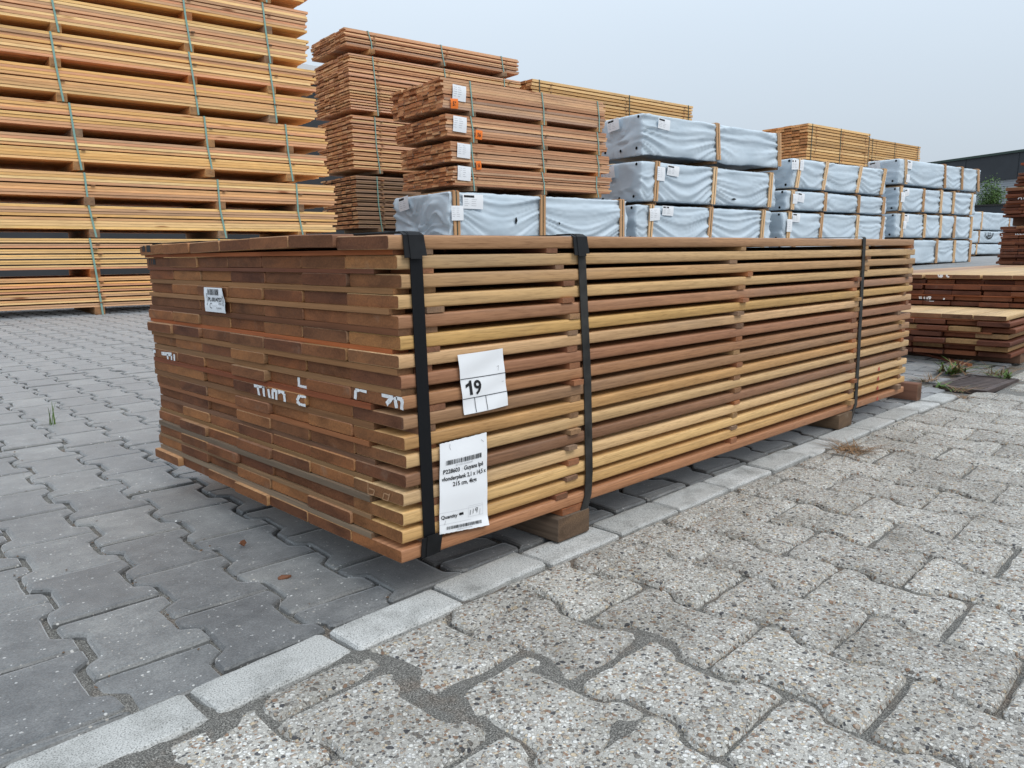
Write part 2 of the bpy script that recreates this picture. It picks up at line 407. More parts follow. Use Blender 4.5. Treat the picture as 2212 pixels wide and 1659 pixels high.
for (px, py, pr, ph) in [(0.004,-0.273,0.055,0.0072),(-0.139,-0.148,0.07,0.0078),(-0.123,-0.261,0.06,0.0072),(-0.337,-0.082,0.045,0.0085),(-0.46,-0.095,0.07,0.0105),
                         (0.179,-0.325,0.05,0.0066),(-0.15,-0.078,0.04,0.0078),(0.07,-0.072,0.03,0.0075),(-0.02,-0.43,0.05,0.0068),(1.40,-0.125,0.08,0.0095),(-0.26,0.25,0.06,0.0062),(-0.43,0.06,0.06,0.0062)]:
    d = np.hypot(GX-px, GY-py)*(0.6+0.8*vnoise(GX*45, GY*45, 1, 11))
    GZ = np.maximum(GZ, -0.0092+(ph+0.0017)*np.exp(-(d/pr)**2)*(0.72+0.36*vnoise(GX*55, GY*55, 2, 13)+0.2*vnoise(GX*95, GY*95, 2, 17)))
far = ((GX < -1.75) | (GX > 4.5) | (GY > 8.9) | (GY < -1.3)).astype(float)
GZ = np.where(far > 0.5, zg(GX)-0.001, GZ)
GZ = np.where((GX > 2.62) & (GX < 3.08) & (GY > -0.165) & (GY < 0.035), -0.06, GZ)
nxg, nyg = GX.shape
idg = np.arange(nxg*nyg).reshape(nxg, nyg)
fg = np.stack([idg[:-1, :-1], idg[1:, :-1], idg[1:, 1:], idg[:-1, 1:]], -1).reshape(-1, 4)
gm = mesh('ground', np.stack([GX, GY, GZ], -1).reshape(-1, 3), fg, [M_GROUND], None, True)
at_ = gm.attributes.new('far', 'FLOAT', 'POINT'); at_.data.foreach_set('value', far.reshape(-1).astype(np.float32))
ground = tag(obj('ground', gm), kind='structure')

def outline(p, a, gap, zgap):
    h, wa, e = p/2+a-zgap, p/2-a-zgap, 0.1-gap
    r_ = [(h, -e), (h, -0.058), (wa, -0.040), (wa, 0.040), (h, 0.058), (h, e)]
    return r_ + [(-x, -y) for x, y in r_]
def soften(poly, cut, ks):
    n = len(poly); o = []
    P = [Vector(q) for q in poly]
    for i in range(n):
        p0, p1, p2 = P[i-1], P[i], P[(i+1) % n]
        a, b = (p0-p1), (p2-p1)
        ca, cb = min(cut, a.length*0.35), min(cut, b.length*0.35)
        an, bn = a.normalized(), b.normalized()
        o += [p1+an*ca, p1+(an*ca+bn*cb)*0.28, p1+bn*cb]
        for k in range(1, ks[i]): o.append(p1+bn*cb+(b-bn*cb*2)*(k/ks[i]))
    return o
def inset(poly, d):
    n = len(poly); o = []
    P = [Vector(q) for q in poly]
    for i in range(n):
        a = (P[i]-P[i-1]).normalized(); b = (P[(i+1) % n]-P[i]).normalized()
        na = Vector((-a.y, a.x)); nb = Vector((-b.y, b.x)); den = 1+na.dot(nb)
        o.append(P[i]+(na+nb)*(d/max(den, 0.35)))
    return o
def tidy(poly):
    o = []
    for q in poly:
        if o and math.hypot(q[0]-o[-1][0], q[1]-o[-1][1]) < 0.006: continue
        o.append(q)
    if len(o) > 3 and math.hypot(o[0][0]-o[-1][0], o[0][1]-o[-1][1]) < 0.006: o.pop()
    return o
def clip(poly, f):
    o = []; n = len(poly)
    for i in range(n):
        a, b = poly[i], poly[(i+1) % n]; fa, fb = f(a), f(b)
        if fa >= 0: o.append(a)
        if (fa >= 0) != (fb >= 0):
            t = fa/(fa-fb); o.append((a[0]+(b[0]-a[0])*t, a[1]+(b[1]-a[1])*t))
    return o
def area(poly): return 0.5*sum(poly[i-1][0]*poly[i][1]-poly[i][0]*poly[i-1][1] for i in range(len(poly)))
def stone(poly, rg, cut=0.006, b1=0.003, b2=0.008, drop=0.004, depth=0.03, jit=0.0009):
    poly = tidy(poly); n0 = len(poly)
    ks = [max(1, int(math.hypot(poly[(i+1) % n0][0]-poly[i][0], poly[(i+1) % n0][1]-poly[i][1])/0.028)) for i in range(n0)]
    rings = [soften(inset(poly, d), cut, ks) for d in (0.0, b1, b2)]
    n = len(rings[0]); jt = [Vector((rg.uniform(-jit, jit), rg.uniform(-jit, jit))) for _ in range(n)]
    dz = [rg.uniform(0, drop*0.4) for _ in range(n)]
    v = [(p.x, p.y, -depth) for p in rings[0]]+[(p.x+q.x, p.y+q.y, -drop-d) for p, q, d in zip(rings[0], jt, dz)]
    v += [(p.x+q.x, p.y+q.y, -drop*0.25) for p, q in zip(rings[1], jt)]+[(p.x+q.x*0.5, p.y+q.y*0.5, 0) for p, q in zip(rings[2], jt)]
    f = [(r*n+k, r*n+(k+1) % n, (r+1)*n+(k+1) % n, (r+1)*n+k) for r in range(3) for k in range(n)]
    for t in tessellate_polygon([[Vector((q[0], q[1], 0)) for q in v[3*n:]]]):
        a, b, c = (Vector(v[3*n+i]) for i in t)
        f.append(tuple(3*n+i for i in (t if (b-a).cross(c-a).z > 0 else t[::-1])))
    return v, f

def screen(p):
    d = Vector(p)-CAM; z = d.dot(fw)
    if z < 0.1: return None
    return (0.5+1661*d.dot(s2)/z/2212, 0.5-1661*d.dot(u2)/z/1659, z)

GRATE = (2.645, 3.06, -0.165, 0.035)                     # x0 x1 y0 y1 of the gully frame
def pave(side, x0, y0, ph, p, parent_name, gaps, mats, worn):
    par = empty(parent_name); tag(par, kind='structure')
    rg = random.Random(side+20); c, s = math.cos(ph), math.sin(ph); cand = []
    for i in range(-16, 60):
        for j in range(-16, 94):
            if (i+j) % 2: continue
            lx, ly = i*p, j*0.1+0.1
            X, Y = x0+c*lx-s*ly, y0+s*lx+c*ly
            if not (-1.75 < X < 4.55 and -1.35 < Y < 8.95): continue
            yc = curb_y(X)
            if side > 0 and Y < yc+CW-0.09: continue
            if side < 0 and Y > yc-CW+0.09: continue
            if GRATE[0]-0.03 < X < GRATE[1]+0.03 and GRATE[2]-0.05 < Y < GRATE[3]+0.05: continue
            cand.append((X, Y))
    def key(q):
        t = screen((q[0], q[1], 0))
        if t is None or not (-0.06 < t[0] < 1.06 and t[1] < 1.1): return 1000+math.hypot(q[0]+0.67, q[1]+0.9)
        return t[2]
    cand.sort(key=key)
    base = outline(p, 0.0120, *gaps)
    variants = []
    for k in range(8):
        v, f = stone(base, rg, **worn); variants.append(mesh('paver', v, f, [mats[0]]))
    SV, SF = [], []
    for n, (X, Y) in enumerate(cand):
        ang = ph+rg.gauss(0, 0.010); dx, dy, dz = rg.gauss(0, 0.0018), rg.gauss(0, 0.0016), rg.gauss(0, 0.0011)
        if side < 0:
            for (sx_, sy_) in ((0.004, -0.273), (-0.139, -0.148), (-0.123, -0.261), (0.179, -0.325)):
                d_ = math.hypot(X-sx_, Y-sy_)
                if d_ < 0.17: dx += (X-sx_)/d_*0.005; dy += (Y-sy_)/d_*0.004
        tx, ty = rg.gauss(0, 0.006), rg.gauss(0, 0.006)
        yc = curb_y(X); ed = yc+side*(CW+0.004)
        cc, ss = math.cos(ang), math.sin(ang)
        world = [(X+dx+cc*a-ss*b, Y+dy+ss*a+cc*b) for a, b in base]
        cut = any(side*(q[1]-ed) < 0 for q in world)
        if cut:
            pl = clip(world, lambda q: side*(q[1]-ed))
            if len(pl) < 3 or abs(area(pl)) < 0.0016: continue
            pl = [(a-X, b-Y) for a, b in pl]
            v, f = stone(pl, rg, **worn); rz = 0.0
            if n < 300: obj('paver', mesh('paver', v, f, [mats[0]]), par, (X, Y, dz), (tx*0.4, ty*0.4, 0)); continue
        else:
            if n < 300:
                obj('paver', variants[rg.randrange(8)], par, (X+dx, Y+dy, dz), (tx, ty, ang+rg.choice((0, math.pi)))); continue
            me = variants[rg.randrange(8)]; v = [tuple(q.co) for q in me.vertices]; f = [tuple(q.vertices) for q in me.polygons]; rz = ang
        b0 = len(SV); cr, sr = math.cos(rz), math.sin(rz)
        SV += [(X+cr*q[0]-sr*q[1], Y+sr*q[0]+cr*q[1], q[2]+dz+tx*q[1]-ty*q[0]) for q in v]
        SF += [tuple(b0+k for k in q) for q in f]
    so_ = obj('paver', mesh('paver_field', SV, SF, [mats[1]]), par); tag(so_, kind='stuff')
    return par
pave(1, -0.2071, 0.0112, -0.0554, 0.1375, 'grey_paving', (0.0022, 0.0046), (M_CON, M_CON_I), dict(cut=0.005, b1=0.0025, b2=0.008, drop=0.0035, jit=0.0012))
pave(-1, 0.0896, -0.3264, 0.0134, 0.1460, 'gravel_paving', (0.0026, 0.0044), (M_AGG, M_AGG_I), dict(cut=0.011, b1=0.004, b2=0.012, drop=0.0065, jit=0.0022))

edging = empty('edging'); tag(edging, kind='structure')
rg = random.Random(5)
for k in range(-8, 16):
    xa = 0.066+0.2025*k; xb = xa+0.2025
    if xb > 2.66: break
    xm = (xa+xb)/2; ya = math.atan2(curb_y(xb)-curb_y(xa), xb-xa)
    hw, hl = CW-0.003, 0.2025/2-0.0045
    v, f = stone([(-hl, -hw), (hl, -hw), (hl, hw), (-hl, hw)], rg, cut=0.006, b1=0.0025, b2=0.007, drop=0.004)
    obj('edging_stone', mesh('edging_stone', v, f, [M_CURB]), edging, (xm, curb_y(xm)+rg.gauss(0, 0.0015), 0.002+rg.gauss(0, 0.0012)), (rg.gauss(0, 0.006), rg.gauss(0, 0.005), ya+rg.gauss(0, 0.006)))

# ------------------------------------------------------------------ text and labels
_tx = {}
def text2d(body, size=1.0, bold=0.0, sx=1.0, shear=0.0):
    """flat outline of a line of writing, origin at its left foot; returns verts, faces, width"""
    key = (body, bold, shear)
    if key not in _tx:
        cu = bpy.data.curves.new('writing', 'FONT'); cu.body = body; cu.size = 1.0; cu.offset = bold; cu.shear = shear; cu.resolution_u = 3
        o = bpy.data.objects.new('writing', cu); me = bpy.data.meshes.new_from_object(o)
        v = [(q.co.x, q.co.y) for q in me.vertices]; f = [tuple(q.vertices) for q in me.polygons]
        bpy.data.objects.remove(o); bpy.data.meshes.remove(me); bpy.data.curves.remove(cu)
        x0 = min(q[0] for q in v); _tx[key] = ([(q[0]-x0, q[1]) for q in v], f)
    v, f = _tx[key]
    v = [(q[0]*size*sx, q[1]*size) for q in v]
    return v, f, max(q[0] for q in v)

class Sheet:
    """a sheet of paper: surf(u, v) gives a point, nrm the outward side; print is laid 0.3 mm in front of it"""
    def __init__(s, surf, nrm, w, h): s.surf, s.nrm, s.w, s.h, s.mb = surf, Vector(nrm), w, h, {}
    def lay(s, verts, faces, mat, lift=0.0009):
        mb = s.mb.setdefault(mat.name, (MB(), mat))[0]
        mb.add([Vector(s.surf(u, v))+s.nrm*lift for u, v in verts], faces)
    def text(s, body, u, v, hgt, width=None, mat=None, bold=0.0, rot=0, shear=0.0):
        vt, ft, wd = text2d(body, 1.0, bold, 1.0, shear); k = hgt/0.72
        kx = (width*s.w/wd) if width else k*s.h
        ky = k*s.h
        out = []
        for (x, y) in vt:
            if rot == 90: out.append((u - y*ky/s.w, v - x*kx/s.h))
            else: out.append((u + x*kx/s.w, v - y*ky/s.h))
        s.lay(out, ft, mat or M_INK)
    def rect(s, u0, u1, v0, v1, mat=None, n=1):
        for i in range(n):
            a, b = u0+(u1-u0)*i/n, u0+(u1-u0)*(i+1)/n
            s.lay([(a, v1), (b, v1), (b, v0), (a, v0)], [(0, 1, 2, 3)], mat or M_INK)
    def line(s, pts, th, mat=None):
        fine = []
        for (a, b), (c, d) in zip(pts[:-1], pts[1:]):
            k_ = max(1, int(max(abs(c-a), abs(d-b))/0.06)); fine += [((a+(c-a)*i/k_, b+(d-b)*i/k_), (a+(c-a)*(i+1)/k_, b+(d-b)*(i+1)/k_)) for i in range(k_)]
        for (a, b), (c, d) in fine:
            dx, dy = (c-a)*s.w, (d-b)*s.h; L_ = math.hypot(dx, dy) or 1; nx, ny = -dy/L_*th/2/s.w, dx/L_*th/2/s.h
            ex, ey = dx/L_*th*0.3/s.w, dy/L_*th*0.3/s.h
            s.lay([(a-ex+nx, b-ey+ny), (a-ex-nx, b-ey-ny), (c+ex-nx, d+ey-ny), (c+ex+nx, d+ey+ny)], [(0, 1, 2, 3)], mat or M_INK)
    def bars(s, u0, u1, v0, v1, n, seed):
        q = random.Random(seed); x = u0; st = (u1-u0)/n
        while x < u1-st*0.4:
            wd = st*q.choice((0.35, 0.35, 0.6, 0.9)); s.rect(x, min(x+wd, u1), v0, v1); x += wd+st*q.choice((0.3, 0.45, 0.8))
    def build(s, name, parent, nu=10, nv=12, mat=None, edge=None, th=0.0004):
        v = []; f = []
        for lift in (0.0, -th):
            for j in range(nv+1):
                for i in range(nu+1):
                    u, w_ = i/nu, j/nv
                    if edge: u, w_ = edge(u, w_)
                    v.append(Vector(s.surf(u, w_))+s.nrm*lift)
        n = (nu+1)*(nv+1)
        for j in range(nv):
            for i in range(nu):
                a = j*(nu+1)+i; f.append((a, a+nu+1, a+nu+2, a+1)); f.append((n+a, n+a+1, n+a+nu+2, n+a+nu+1))
        o = obj(name, mesh(name, v, f, [mat or M_PAPER], None, True), parent)
        for nm, (mb, m_) in s.mb.items(): mb.build('print', [m_], o)
        return o

def bil(tl, tr, br, bl, depth):
    """bilinear corner mapping in (a, z) with a depth function"""
    def f(u, v):
        a = (1-v)*((1-u)*tl[0]+u*tr[0])+v*((1-u)*bl[0]+u*br[0]); z = (1-v)*((1-u)*tl[1]+u*tr[1])+v*((1-u)*bl[1]+u*br[1])
        return a, z, depth(u, v)
    return f

# ------------------------------------------------------------------ the strapped hardwood stack in front
TOP = [0.5610,0.5326,0.5048,0.4753,0.4458,0.4151,0.3869,0.3564,0.3251,0.2951,0.2636,0.2344,0.2050,0.1767,0.1453,0.1179,0.0881]
FARC = [0.561,0.529,0.498,0.466,0.435,0.406,0.375,0.342,0.310,0.278,0.248,0.215,0.183,0.152,0.120,0.088,0.051]
NX = [-0.0119,0.0034,0.0087,0.0036,0.0018,0.0032,-0.0006,0.0026,0.0040,0.0034,0.0035,0.0071,0.0043,0.0,-0.0013,-0.0039,-0.0084]
PT, PL, PW, PP = 0.0205, 2.195, 0.1352, 0.1362
SIDE = [(152,114,84),(188,156,112),(166,131,92),(192,159,112),(150,106,80),(182,146,88),(198,162,122),(136,92,70),(142,100,72),(143,108,80),(178,137,88),(193,162,118),(116,82,64),(203,171,127),(202,168,114),(190,152,98),(152,103,74)]
ENDS = [(112,70,44),(124,80,48),(98,60,40),(138,92,54),(108,64,40),(150,102,60),(118,76,50),(92,56,38),(128,84,56)]
ms = empty('hardwood_plank_stack', (0.37, 0.0, 0.0), 0, 'long strapped stack of brown hardwood deck planks in the foreground', 'plank stack')
OFF = Vector(ms.location)
def W(p): return Vector(p)-OFF
rg = random.Random(31)
pm = box_mesh(PL, PW, PT, [M_HARD, M_HARD_E], True, 0.0032)
KW = 1.22
def soft(c, k=0.14):
    l_ = 0.3*c[0]+0.59*c[1]+0.11*c[2]; return tuple(a+(l_-a)*k for a in c)
planks = {}
def layer_z(i, x): return (TOP[i]-PT/2)+(FARC[i]-(TOP[i]-PT/2))*x/2.2
LIFT1 = [0.0, 0.0050, 0.0045, 0.0030, 0.0012, 0.0, -0.001]
for i in range(17):
    sl_ = (FARC[i]-(TOP[i]-PT/2))/2.2
    shift = rg.gauss(0, 0.004) if i else 0.004
    for j in range(7):
        jx = rg.gauss(0, 0.0028) if j else 0.0
        if rg.random() < 0.12 and j: jx -= rg.uniform(0.003, 0.008)
        yc = PW/2+0.0005+j*PP+(shift if j else shift*0.15)*(j/6)+rg.gauss(0, 0.0007)
        xc = NX[i]+PL/2+jx; z = layer_z(i, xc)+(LIFT1[j] if i == 0 else rg.gauss(0, 0.0003))
        c = SIDE[i] if j == 0 else rg.choice(SIDE)
        cs = lin(*(0.72*a+0.28*b for a, b in zip(c, (168, 130, 90))), KW*0.96)
        if j: e = lin(*rg.choice(ENDS), 1.5); cs = tuple(0.35*a+0.65*b for a, b in zip(cs, e))
        o = obj('plank', pm, ms, W((xc, yc, z)), (rg.gauss(0, 0.003) if i else [0.01, 0.02, -0.012, -0.02, -0.03, -0.02, -0.05][j]*0.6, -math.atan(sl_), rg.gauss(0, 0.0006)), cs)
        planks[(i, j)] = (NX[i]+jx, yc)
def sticker(parent, x, y0, y1, z, wx=0.028, h=0.0088, color=(140, 100, 70), name='sticker', mats=None, rz=0.0, k=1.3):
    me = box_mesh(round(y1-y0, 2), wx, h, mats or [M_BEAR, M_BEAR_E], True, 0.0)
    return obj(name, me, parent, (x, (y0+y1)/2, z), (0, 0, math.pi/2+rz), lin(*color, k))
STC = [(150,100,70),(128,84,62),(165,135,95),(140,104,74),(150,120,90),(120,92,74),(170,112,72),(132,110,92)]
G2 = [0.337,0.358,0.376,0.374,0.398,0.394,0.388,0.395,0.393,0.391,0.395,0.391,0.385,0.392,0.39,0.36]
G3 = [1.011,0.961,1.034,1.001,1.014,0.991,1.004,1.003,0.988,1.008,1.0,1.002,1.001,0.992,0.991,0.997]
G4 = [1.765,1.767,1.769,1.70,1.69,1.715,1.714,1.70,1.713,1.712,1.717,1.70,1.721,1.72,1.71,1.705]
G5 = [2.16,2.133,2.165,2.14,2.147,2.12,2.15,2.087,2.108,2.144,2.128,2.15,2.12,2.14,2.13,2.111]
FE = [0.006,0.065,0.016,0.019,0.002,0.019,0.010,0.004,0.079,0.076,0.090,0.081,0.085,0.085,0.082,0.077]
FCOL = [(168,104,62),(128,84,62),(160,126,88),(160,126,90),(122,84,58),(178,108,62),(152,118,82),(148,118,84),(140,84,54),(138,106,74),(160,112,76),(132,104,84),(150,124,88),(124,116,104),(150,128,100),(146,136,120)]
for i in range(16):
    def gz(x):
        a = layer_z(i, x)-PT/2; b = layer_z(i+1, x)+PT/2; return (a+b)/2, max(0.005, a-b-0.0004)
    for k, g in enumerate((G2[i], G3[i], G4[i], G5[i])):
        zc, h = gz(g); sticker(ms, *W((g, 0, 0))[:1], rg.uniform(-0.007, 0.004)-OFF.y, 0.94, zc, rg.uniform(0.022, 0.034), h, rg.choice(STC), rz=rg.gauss(0, 0.006))
    xf = (max(NX[i], NX[i+1]) if i else 0.002)+0.013+rg.uniform(-0.004, 0.002)
    zc, h = gz(0.02); sticker(ms, W((xf, 0, 0)).x, FE[i], 0.955+rg.uniform(-0.02, 0.012), zc, 0.030, h, (FCOL[i][0]*1.02, FCOL[i][1]*0.93, FCOL[i][2]*0.86), rz=rg.gauss(0, 0.002), k=0.80)
    x2 = 0.052+rg.uniform(-0.008, 0.02); zc, h = gz(x2); sticker(ms, W((x2, 0, 0)).x, rg.uniform(0.0, 0.012), 0.93, zc, 0.034, h, rg.choice(STC))
    if rg.random() < 0.5:
        x3 = G2[i]+0.034; zc, h = gz(x3); sticker(ms, W((x3, 0, 0)).x, 0.012, 0.93, zc, 0.02, h, rg.choice(STC))
# bearers under the stack
def bearer(parent, x0, x1, y0, y1, z0, z1, color, k=1.2):
    mb = MB(); n = 6
    me = box_mesh(round(y1-y0, 3), round(x1-x0, 3), round(z1-z0, 4), [M_BEAR, M_BEAR_E], True, 0.003)
    return obj('bearer', me, parent, ((x0+x1)/2, (y0+y1)/2, (z0+z1)/2), (0, 0, math.pi/2), lin(*color, k))
zb1 = layer_z(16, 0.39)-PT/2; zb2 = layer_z(16, 1.67)-PT/2
bearer(ms, W((0.345, 0, 0)).x, W((0.437, 0, 0)).x, -0.004, 0.95, 0.003, zb1-0.0135, (92, 78, 66), 1.0)
sticker(ms, W((0.40, 0, 0)).x, 0.0, 0.93, zb1-0.0066, 0.075, 0.0128, (150, 92, 58))
bearer(ms, W((1.615, 0, 0)).x, W((1.715, 0, 0)).x, -0.006, 0.95, 0.003, zb2-0.0004, (96, 78, 60), 1.0)
bearer(ms, W((2.06, 0, 0)).x, W((2.14, 0, 0)).x, 0.10, 0.95, 0.003, layer_z(16, 2.1)-PT/2-0.0004, (90, 70, 56))

def strap(parent, xs_zs, width, mat, zt, zbm, yb=0.958, name='strap'):
    """a strap round the stack: front run through (x, z) points from the foot to the top, then over, down the back and under"""
    path = []; xo = []
    yf = -0.0030
    for (x, z) in xs_zs: path.append((yf, z)); xo.append(x)
    xt, xb = xs_zs[-1][0], xs_zs[0][0]
    path += [(yf+0.0008, zt), (yf+0.004, zt+0.0025), (0.02, zt+0.003), (yb-0.005, zt+0.003), (yb+0.003, zt), (yb+0.003, zbm+0.004), (yb-0.004, zbm), (0.004, zbm), (yf, zbm+0.003)]
    xo += [xt, xt, xt, xt, xt, xb, xb, xb, xb]
    v, f = ribbon(path, width, 0.0016, 0, [x-OFF.x for x in xo])
    return obj(name, mesh(name, v, f, [mat]), parent)
strap(ms, [(0.045, 0.072), (0.043, 0.16), (0.040, 0.30), (0.036, 0.45), (0.033, 0.556)], 0.0225, M_STRAP, 0.5625, 0.0665)
strap(ms, [(0.402, 0.008), (0.418, 0.04), (0.434, 0.075), (0.437, 0.12), (0.430, 0.30), (0.417, 0.46), (0.409, 0.556)], 0.0205, M_STRAP_D, 0.5635, 0.001)
strap(ms, [(1.706, 0.006), (1.726, 0.03), (1.747, 0.06), (1.745, 0.20), (1.738, 0.40), (1.731, 0.57)], 0.0215, M_STRAP_D, 0.5725, 0.001)
def guard(x, zt, up_=True, wd=0.052, drop=0.034):
    """folded rubber edge guard under the strap: three overlapping leaves bent over the plank edge"""
    mb = MB()
    for (dx, w_, dr, li) in ((-0.0105, 0.014, drop, 0.0), (0.0105, 0.013, drop*0.92, 0.0006), (0.0, 0.021, drop*1.05, 0.0012)):
        s_ = 1 if up_ else -1
        path = [(0.045, zt+s_*(0.0012+li)), (0.006, zt+s_*(0.0015+li)), (-0.0015-li, zt-s_*0.002), (-0.0026-li, zt-s_*0.012), (-0.0032-li-0.003, zt-s_*dr)]
        if not up_: path = path[::-1]
        v, f = ribbon(path, w_, 0.0018, 0, [x+dx+0.25*dx*k/4 for k in (range(5) if up_ else range(4, -1, -1))])
        mb.add(v, f)
    return mb.build('edge_guard', [M_RUB], ms)
guard(0.030-OFF.x, 0.5622); guard(0.406-OFF.x, 0.5632, wd=0.045); guard(0.046-OFF.x, 0.0668, False)

def paint(parent, strokes, ref, xfun, mat=None, wd=0.0076, name='paint_mark'):
    q = random.Random(3)
    for s_ in strokes:
        mb = MB()
        for (a, b) in zip(s_[:-1], s_[1:]):
            A, B = Vector(a), Vector(b); t = (B-A); L_ = t.length; t.normalize(); n_ = Vector((-t.y, t.x)); k = max(2, int(L_/0.004)); pts = []
            x, zlo, zhi = xfun((A+B)/2); x -= 0.00015*len(mb.f)**0.5
            for m_ in range(k+1):
                p = A+(B-A)*(m_/k); w1, w2 = wd*q.uniform(0.42, 0.6), wd*q.uniform(0.42, 0.6)
                pts.append((p+n_*w1, p-n_*w2))
            cl = lambda p: (x, p.x, min(max(p.y, zlo), zhi))
            for m_ in range(k):
                mb.add([Vector(cl(pts[m_][0]))-ref, Vector(cl(pts[m_+1][0]))-ref, Vector(cl(pts[m_+1][1]))-ref, Vector(cl(pts[m_][1]))-ref], [(0, 1, 2, 3)])
        mb.build(name, [mat or M_PAINT], parent)
def on_main(p):
    i = min(range(17), key=lambda k: abs(TOP[k]-PT/2-p.y)); j = min(range(7), key=lambda k: abs(planks[(i, k)][1]-p.x))
    return planks[(i, j)][0]-0.0006, TOP[i]-PT+0.0006, TOP[i]-0.0006
MARKS = [[(0.4576,0.2921),(0.4196,0.2951)],[(0.4431,0.2912),(0.4388,0.2736)],[(0.4217,0.2939),(0.4192,0.2735)],[(0.4008,0.2916),(0.3985,0.2744)],
  [(0.3860,0.2738),(0.3850,0.2918),(0.3706,0.2932),(0.3716,0.2744)],[(0.3648,0.2902),(0.3540,0.2939),(0.3424,0.2898),(0.3417,0.2751)],
  [(0.3035,0.3224),(0.3042,0.3058),(0.2746,0.3062),(0.2710,0.3199)],[(0.2680,0.2946),(0.2884,0.2933),(0.2986,0.2824),(0.2868,0.2755),(0.2699,0.2766)],
  [(0.1257,0.3066),(0.1228,0.3206),(0.1116,0.3252),(0.0924,0.3231)],[(0.0531,0.3233),(0.0240,0.3235),(0.0410,0.3095)],[(0.0190,0.3231),(0.0166,0.3065)],
  [(0.0169,0.3229),(0.0016,0.3227),(0.0034,0.3058)],[(0.9521,0.3168),(0.9384,0.3176)],[(0.9038,0.3157),(0.8453,0.3183)],[(0.8695,0.3166),(0.8679,0.3009)],
  [(0.8464,0.3174),(0.8480,0.3004)],[(0.8309,0.3198),(0.8320,0.3008)]]
paint(ms, MARKS, OFF, on_main)
M_CHALK = plain('tan_crayon', (0.42, 0.24, 0.13, 1), 0.8, 0.2)
paint(ms, [[(0.0936,0.1751),(0.0948,0.1570),(0.0795,0.1587),(0.0758,0.1672),(0.0904,0.1674)],[(0.0366,0.1675),(0.0506,0.1677),(0.0549,0.1566),(0.0416,0.1569),(0.0356,0.1704)]], OFF, on_main, M_CHALK, 0.0022, 'crayon_mark')
M_RED = plain('red_crayon', (0.42, 0.10, 0.07, 1), 0.8, 0.2)
mb = MB()
for (x, i) in ((1.93, 13), (1.93, 14), (1.93, 15), (1.935, 16)):
    z = layer_z(i, x); mb.add([W((x-0.010, -0.0006, z-0.006)), W((x+0.010, -0.0006, z-0.007)), W((x+0.004, -0.0006, z+0.007)), W((x-0.002, -0.0006, z+0.006))], [(0, 1, 2, 3)])
mb.build('crayon_mark', [M_RED], ms)
mb = MB()
for (a, b, c, d) in ((0.935, 0.925, 0.546, 0.559), (0.915, 0.893, 0.545, 0.560), (0.942, 0.938, 0.546, 0.558), (0.938, 0.934, 0.517, 0.530), (0.926, 0.922, 0.517, 0.530), (0.916, 0.90, 0.517, 0.529)):
    i = 0 if c > 0.54 else 1; x = planks[(i, 6)][0]-0.0006
    mb.add([W((x, a, c)), W((x, b, c)), W((x, b, d)), W((x, a, d))], [(0, 1, 2, 3)])
mb.build('stencil_mark', [M_INK], ms)

# paper with the number 19
bf = bil((0.1083, 0.3781), (0.2056, 0.3798), (0.2171, 0.2827), (0.1192, 0.2809), lambda u, v: -0.0045-0.004*math.sin(u*3.0)*(0.3+0.7*abs(v-0.4))-0.0012*math.sin(v*7+u*2)**2)
def surfA(u, v): a, z, d = bf(u, v); return W((a, d, z))
sh = Sheet(surfA, (0, -1, 0), 0.098, 0.097)
sh.line([(0.0, 0.405), (1.0, 0.42)], 0.0011); sh.line([(0.005, 0.735), (1.0, 0.745)], 0.0011)
sh.line([(0.245, 0.735), (0.245, 0.985)], 0.0010); sh.line([(0.49, 0.74), (0.49, 0.985)], 0.0010)
sh.lay([(0.155, 0.685), (0.215, 0.685), (0.215, 0.445), (0.170, 0.445), (0.155, 0.480), (0.085, 0.505), (0.085, 0.560), (0.155, 0.525)], [(0, 1, 2, 3, 4, 7), (4, 5, 6, 7)], M_INK)
sh.text('9', 0.255, 0.685, 0.235, 0.155, bold=0.022)
sh.line([(0.82, 0.29), (0.86, 0.28), (0.83, 0.36)], 0.0007, M_STEEL); sh.line([(0.90, 0.565), (0.945, 0.56)], 0.0006, M_STEEL)
sh.build('number_label', ms, 40, 40)
# packing label
bf2 = bil((0.0677, 0.2428), (0.1673, 0.2444), (0.1661, 0.0869), (0.0622, 0.0975), lambda u, v: -0.0048-0.0035*math.sin(u*math.pi)*math.sin(v*math.pi)-0.0008*math.sin(v*8)**2-(0.004*max(0, v-0.9)*10*u))
def surfB(u, v): a, z, d = bf2(u, v); return W((a, d, z))
sh = Sheet(surfB, (0, -1, 0), 0.10, 0.151)
sh.bars(0.11, 0.87, 0.195, 0.245, 46, 1)
sh.text('8715815343045', 0.30, 0.272, 0.018, 0.36, M_GREYINK)
sh.text('P228603', 0.06, 0.337, 0.046, 0.32, bold=0.02); sh.line([(0.43, 0.300), (0.43, 0.345)], 0.0004, M_GREYINK); sh.text('Guyana Ip\u00e9', 0.47, 0.335, 0.046, 0.43, bold=0.02)
sh.text('vlonderplank 2,1 x 14,5 x', 0.035, 0.415, 0.046, 0.93, bold=0.02)
sh.text('215 cm, 4kgs', 0.24, 0.486, 0.046, 0.50, bold=0.02)
for a, b in (((0, 0.765), (0.88, 0.765)), ((0, 0.895), (0.62, 0.895)), ((0.57, 0.745), (0.57, 0.865)), ((0.57, 0.745), (0.885, 0.745)), ((0.885, 0.745), (0.885, 0.865)), ((0.57, 0.865), (0.885, 0.865))): sh.line([a, b], 0.0003, M_GREYINK)
sh.text('Quantity', 0.025, 0.835, 0.040, 0.32, bold=0.02)
q = random.Random(4); sh.line([(0.37+q.uniform(0, 0.10), 0.812+q.uniform(-0.014, 0.014)) for k in range(26)], 0.0011)
